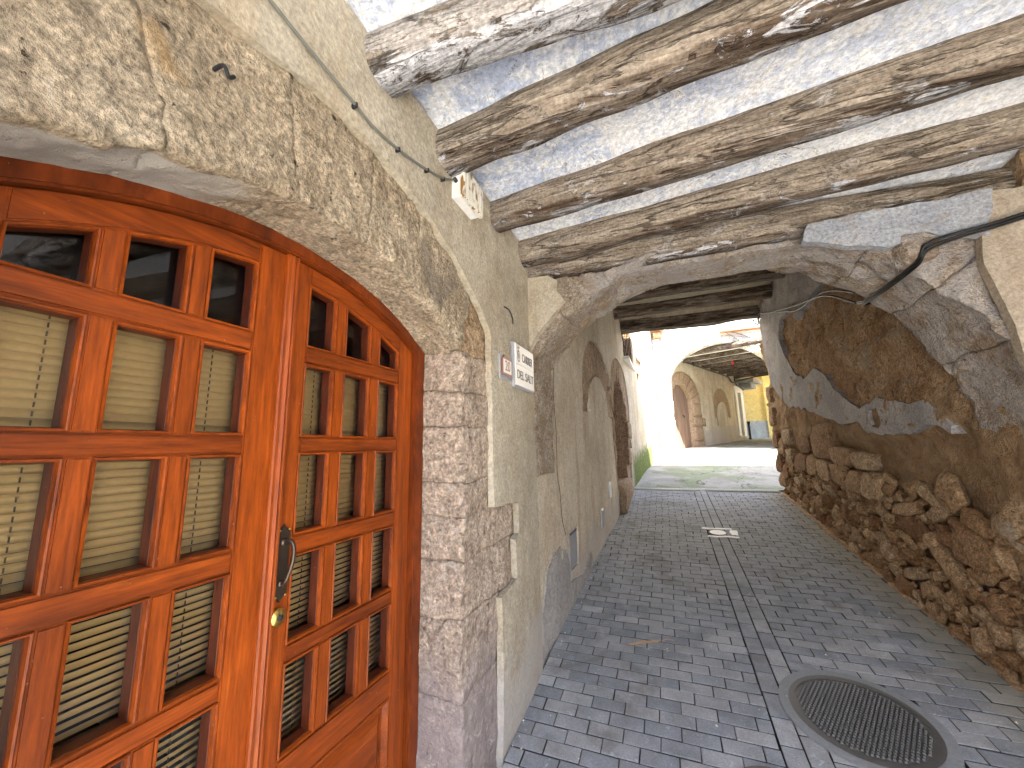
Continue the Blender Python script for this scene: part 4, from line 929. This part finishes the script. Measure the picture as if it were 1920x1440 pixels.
# balcony
bl=empty('balcony',(2.9,12.2,3.2),'wrought iron balcony with a red edged slab above the far arch','balcony')
boxm('slab',(1.70,12.25,3.20),(4.2,12.5,3.26),'tilec',bl,.01)
boxesm('rail_bar',[((1.72,12.27,3.30),(4.2,12.295,3.325)),((1.72,12.27,4.0),(4.2,12.295,4.03))],'iron',bl)
for i in range(26): tube('baluster',[(1.73+i*.095,12.28,3.27),(1.73+i*.095,12.28,4.0)],.007,'iron',bl,5,res=1)
for i in range(13):
    cx_=1.82+i*.19; tube('scroll',[(cx_+.07*math.cos(a)*(1-a/12),12.275,3.48+.11*math.sin(a)*(1-a/12)) for a in np.linspace(0,9,12)],.007,'iron',bl,5,res=2)
# far left wall, 25 degrees to the right
w3=empty('far_passage_wall',(1.3,15.3,fz(15.3)),'tan wall of the far passage with an arched doorway and a small blind arch','wall')
D3=np.array([.4311,.9023]); P3=np.array([.06,12.66]); N3=np.array([.9023,-.4311])
def f3(P,off=0.0):
    q=P3+P[:,:1]*D3+off*N3; return np.c_[q,P[:,1]]
def s3(x,y): return (x-P3[0])*D3[0]+(y-P3[1])*D3[1]
dd_o=archpoly(.25,2.80,-.4,1.45,2.42); dd_o=[(.25,-.4)]+dd_o[1:-1]+[(2.90,.9),(3.12,.9),(3.12,.6),(2.85,.6),(2.85,-.4)]
dd_i=archpoly(.50,2.06,-.4,1.3,1.98)
bo=archpoly(4.0,5.75,.85,1.35,2.15); bi=archpoly(4.35,5.42,.7,1.15,1.62)
bhole=[(4.0,.95)]+bo[1:-1]+[(5.75,1.0),(5.42,1.05)]+bi[1:-1][::-1]+[(4.35,.65),(4.2,.65),(4.2,.95)]
wwin=[(6.55,.35),(7.35,.4),(7.35,2.3),(6.55,2.3)]
sheet('plaster',[(.2,-.4),(7.7,-.2),(7.7,3.3),(.2,3.3)],[dd_o,bhole,wwin],lambda P: f3(P),(.9023,-.4311,0),.09,.05,'plaster_far',w3,amp=.02,nsc=1.5,seed=120,ja=.02,jsc=6)
sheet('stone_core',[(.0,-.4),(7.7,-.2),(7.7,3.3),(.0,3.3)],[dd_i,wwin],lambda P: f3(P,-.04),(.9023,-.4311,0),.09,.45,'blind_stone',w3,amp=.03,nsc=5,seed=121,ja=.02)
O=np.array(dd_o[1:16]);I=np.array(dd_i[1:-1])
for k in range(9):
    t0=k/9+.005;t1=(k+1)/9-.005
    def f(p,t0=t0,t1=t1):
        t=(t0+(p[:,0]+1)/2*(t1-t0))*14; ii=np.arange(15)
        a=np.c_[np.interp(t,ii,I[:,0]),np.interp(t,ii,I[:,1])]; b=np.c_[np.interp(t,ii,O[:,0]),np.interp(t,ii,O[:,1])]
        q=a+(b-a)*((p[:,1]+1)/2)[:,None]; W=f3(q,-.12); W[:,:2]+=p[:,2:3]*.11*N3; return W
    stone('voussoir',f,(.16,.24,.10),(6,8,4),'blind_stone',w3,rnd=.02,amp=.014,nsc=6,seed=500+k)
for z0,z1,se in ((.95,1.42,2.8),(.62,.92,3.1),(.1,.6,2.84),(-.4,.08,2.86)):
    def f(p,z0=z0,z1=z1,se=se):
        q=np.c_[(2.13+se)/2+p[:,0]*(se-2.13)/2,(z0+z1)/2+p[:,1]*(z1-z0)/2]; W=f3(q,-.12); W[:,:2]+=p[:,2:3]*.12*N3; return W
    stone('jamb_stone',f,(.34,.2,.12),(8,6,4),'blind_stone',w3,rnd=.03,amp=.014,nsc=6,seed=510)
od=empty('plank_door',(.7,13.9,-.1),'brown wooden plank door in the far arched doorway half in sunlight','door')
for i in range(6):
    a=.48+i*.275
    V=[f3(np.array([[s_,z_]]),o_)[0] for o_ in (-.20,-.16) for s_,z_ in ((a,-.4),(a+.268,-.4),(a+.268,2.05),(a,2.05))]
    mk('plank',V,[(0,1,2,3),(4,7,6,5),(0,4,5,1),(1,5,6,2),(2,6,7,3),(3,7,4,0)],'door_planks',od)
q_=f3(np.array([[1.55,.95]]),-.15)[0]; tube('door_knocker',[tuple(q_),tuple(q_+np.array([.05,-.02,-.03])),tuple(q_+np.array([.03,-.01,-.08]))],.015,'iron',od,6)
# white framed window near the corner
wi=empty('window',tuple(f3(np.array([[6.95,1.3]]))[0]),None,None); wi.parent=w3; wi.matrix_parent_inverse=Matrix.Translation(-world_loc(w3))
def strip3(nm,a,b,z0,z1,o0,o1,mat,par):
    V=[f3(np.array([[s_,z_]]),o_)[0] for o_ in (o0,o1) for s_,z_ in ((a,z0),(b,z0),(b,z1),(a,z1))]
    mk(nm,V,[(0,1,2,3),(4,7,6,5),(0,4,5,1),(1,5,6,2),(2,6,7,3),(3,7,4,0)],mat,par)
strip3('frame',6.45,6.72,.3,2.4,-.1,.05,'white_paint',wi); strip3('frame',7.12,7.4,.3,2.4,-.1,.05,'white_paint',wi); strip3('lintel',6.72,7.12,2.15,2.4,-.1,.05,'white_paint',wi); strip3('opening',6.72,7.12,.3,2.15,-.12,-.09,'iron',wi)
strip3('sill',6.4,7.42,.22,.3,-.1,.10,'white_stone',wi)
dp=f3(np.array([[7.75,.3]]),.05)[0]; t=empty('downpipe',(dp[0],dp[1],fz(dp[1])),'black rainwater pipe at the far corner of the passage wall','pipe')
tube('pipe',[(dp[0],dp[1],fz(dp[1])),(dp[0],dp[1],fz(dp[1])+.75)],.05,'cable_black',t,8,res=1); tube('pipe_collar',[(dp[0],dp[1],fz(dp[1])+.70),(dp[0],dp[1],fz(dp[1])+.78)],.062,'iron',t,8,res=1)
# ceiling of the far passage
c3=empty('beamed_ceiling',(3,15.5,2.9),'row of brown beams with white plaster between them over the far passage','ceiling')
for i in range(8):
    s_=.75+i*.85; base=P3+D3*s_-N3*.3; ZB=2.83
    V=[];hw=.10
    n_=30; m_=10; ss_=np.linspace(0,5.2,n_); a=np.linspace(0,2*np.pi,m_,endpoint=False)
    pts_=[]
    for q in ss_:
        cc=base+N3*q
        for aa in a: pts_.append((cc[0]+D3[0]*hw*math.cos(aa),cc[1]+D3[1]*hw*math.cos(aa),ZB+.10*math.sin(aa)))
    P=np.array(pts_); P=P+vec3(P,3,3,600+i)*.012
    F=[(r_*m_+k,r_*m_+(k+1)%m_,(r_+1)*m_+(k+1)%m_,(r_+1)*m_+k) for r_ in range(n_-1) for k in range(m_)]
    mk('beam',P,F,'tilec' if 0 else 'beam_far',c3,smooth=True)
def fc3(P): q=P3+P[:,:1]*D3+P[:,1:]*N3; return np.c_[q,np.full(len(P),2.87)]
sheet('ceiling_panel',[(.15,-.3),(7.3,-.3),(7.3,5.2),(2.9,5.2)],[],fc3,(0,0,-1),.25,.05,'plaster_white',c3,amp=.02,ja=0)
t=empty('hanging_tag',(2.3,14.6,2.6),'small red tag hanging from the beams of the far passage','tag')
tube('ribbon',[(2.35,14.9,2.80),(2.36,14.9,2.68)],.03,'red',t,6,res=1); tube('string',[(2.35,14.9,2.85),(2.35,14.9,2.80)],.006,'white_paint',t,5,res=1)
fp=empty('far_passage_house',(3,15,3.5),'house over the far passage behind the arched front, enlarged to shade the street end','house')
boxesm('upper_wall',[((-.5,12.96,3.02),(6.5,19.9,9.5)),((5.6,12.96,-.5),(5.9,19.5,3.0))],'plaster_far',fp)  # unseen upper mass made longer and taller to shade the yellow house
# yellow house at the end
yh=empty('yellow_house',(4.2,21,fz(21)),'yellow rendered house with a grey dado closing the view at the end of the street','house')
prism('wall',[(2.3,1.0),(9,1.0),(9,7.5),(2.3,7.5)],21.4,21.02,'plaster_yellow',yh,0,axis='y')
prism('dado',[(2.3,-.2),(9,-.2),(9,1.0),(2.3,1.0)],21.4,20.96,'plaster_grey',yh,0,axis='y')
boxm('pilaster',(4.45,20.9,-.2),(4.75,21.05,7.5),'plaster_yellow',yh,.01)
bl=empty('balcony',(3.1,18.6,2.3),'small grey balcony slab on brackets beside the yellow house','balcony')
V=[f3(np.array([[s_,z_]]),o_)[0] for o_ in (0,.62) for s_,z_ in ((7.0,2.55),(8.2,2.55),(8.2,2.75),(7.0,2.75))]
mk('slab',V,[(0,1,2,3),(4,7,6,5),(0,4,5,1),(1,5,6,2),(2,6,7,3),(3,7,4,0)],'plaster_grey',bl)
V=[f3(np.array([[s_,z_]]),o_)[0] for o_ in (0,.45) for s_,z_ in ((7.2,2.35),(8.0,2.35),(8.0,2.54),(7.2,2.54))]
mk('bracket',V,[(0,1,2,3),(4,7,6,5),(0,4,5,1),(1,5,6,2),(2,6,7,3),(3,7,4,0)],'plaster_grey',bl)
cb=empty('facade_cable',(2.6,18.3,2.6),'thick black cables drooping under the last beams of the far passage','cable')
pp_=[f3(np.array([[s_,z_]]),o_)[0] for s_,z_,o_ in ((.8,2.78,.05),(3.5,2.74,.05),(5.6,2.70,.06),(6.1,2.5,.1),(6.6,2.62,.3),(7.0,2.75,.7),(7.2,2.8,1.4))]
tube('cable_run',[tuple(p) for p in pp_],.03,'cable_black',cb,6)
pp_=[f3(np.array([[s_,z_]]),o_)[0] for s_,z_,o_ in ((6.3,2.66,.12),(6.5,2.5,.10),(6.7,2.44,.08),(7.0,2.40,.07),(7.5,2.3,.08))]
tube('cable_run',[tuple(p) for p in pp_],.03,'cable_black',cb,6)
# houses round the small yard, on the right beyond the passage and behind the viewpoint
h=empty('side_house',(4.6,10,fz(10)),'pale house on the right side of the sunlit stretch','house')
boxm('wall',(4.3,7.3,-1.2),(4.6,12.5,5.0),'plaster_white',h)
h=empty('unseen_yard_house',(1,-9,-1.9),'pale house across the open space behind the viewpoint','house')
boxesm('wall',[((-8,-9.3,-2.1),(9,-9,4.5))],'plaster_white',h)
h=empty('unseen_yard_house',(8,-3,-1.9),'pale house to the right of the open space behind the viewpoint','house')
boxesm('wall',[((8,-9,-2.1),(8.3,2.4,4.0))],'plaster_white',h)

h=empty('unseen_yard_house',(-3,-5,-1.9),'added unseen pale house behind the viewpoint, bouncing sunlight onto the right wall','house')  # added out of view to bounce sunlight onto right wall, arch and ceiling
boxesm('wall',[((-3.2,-9,-2.1),(-2.6,-1.6,4.6))],'plaster_white',h)

sheet('cement_skirt',[(2.50,-1.38),(2.52,-1.10),(2.66,-.82),(2.95,-.74),(3.14,-.84),(3.16,-1.05),(3.6,-1.12),(3.9,-1.0),(4.1,-1.20),(3.4,-1.26)],[],lambda P: fb(P,.008),(1,0,0),.035,.02,'cement',wf,amp=.014,nsc=5,seed=34,ja=.03)

ck=tube('crack',[tuple(fb(np.array([[y_,z_]]),.0125)[0]) for y_,z_ in ((2.93,.62),(2.90,.35),(2.93,.1),(2.92,-.19),(2.97,-.35),(3.0,-.55),(3.08,-.68))],.0022,'dark',wf,5)
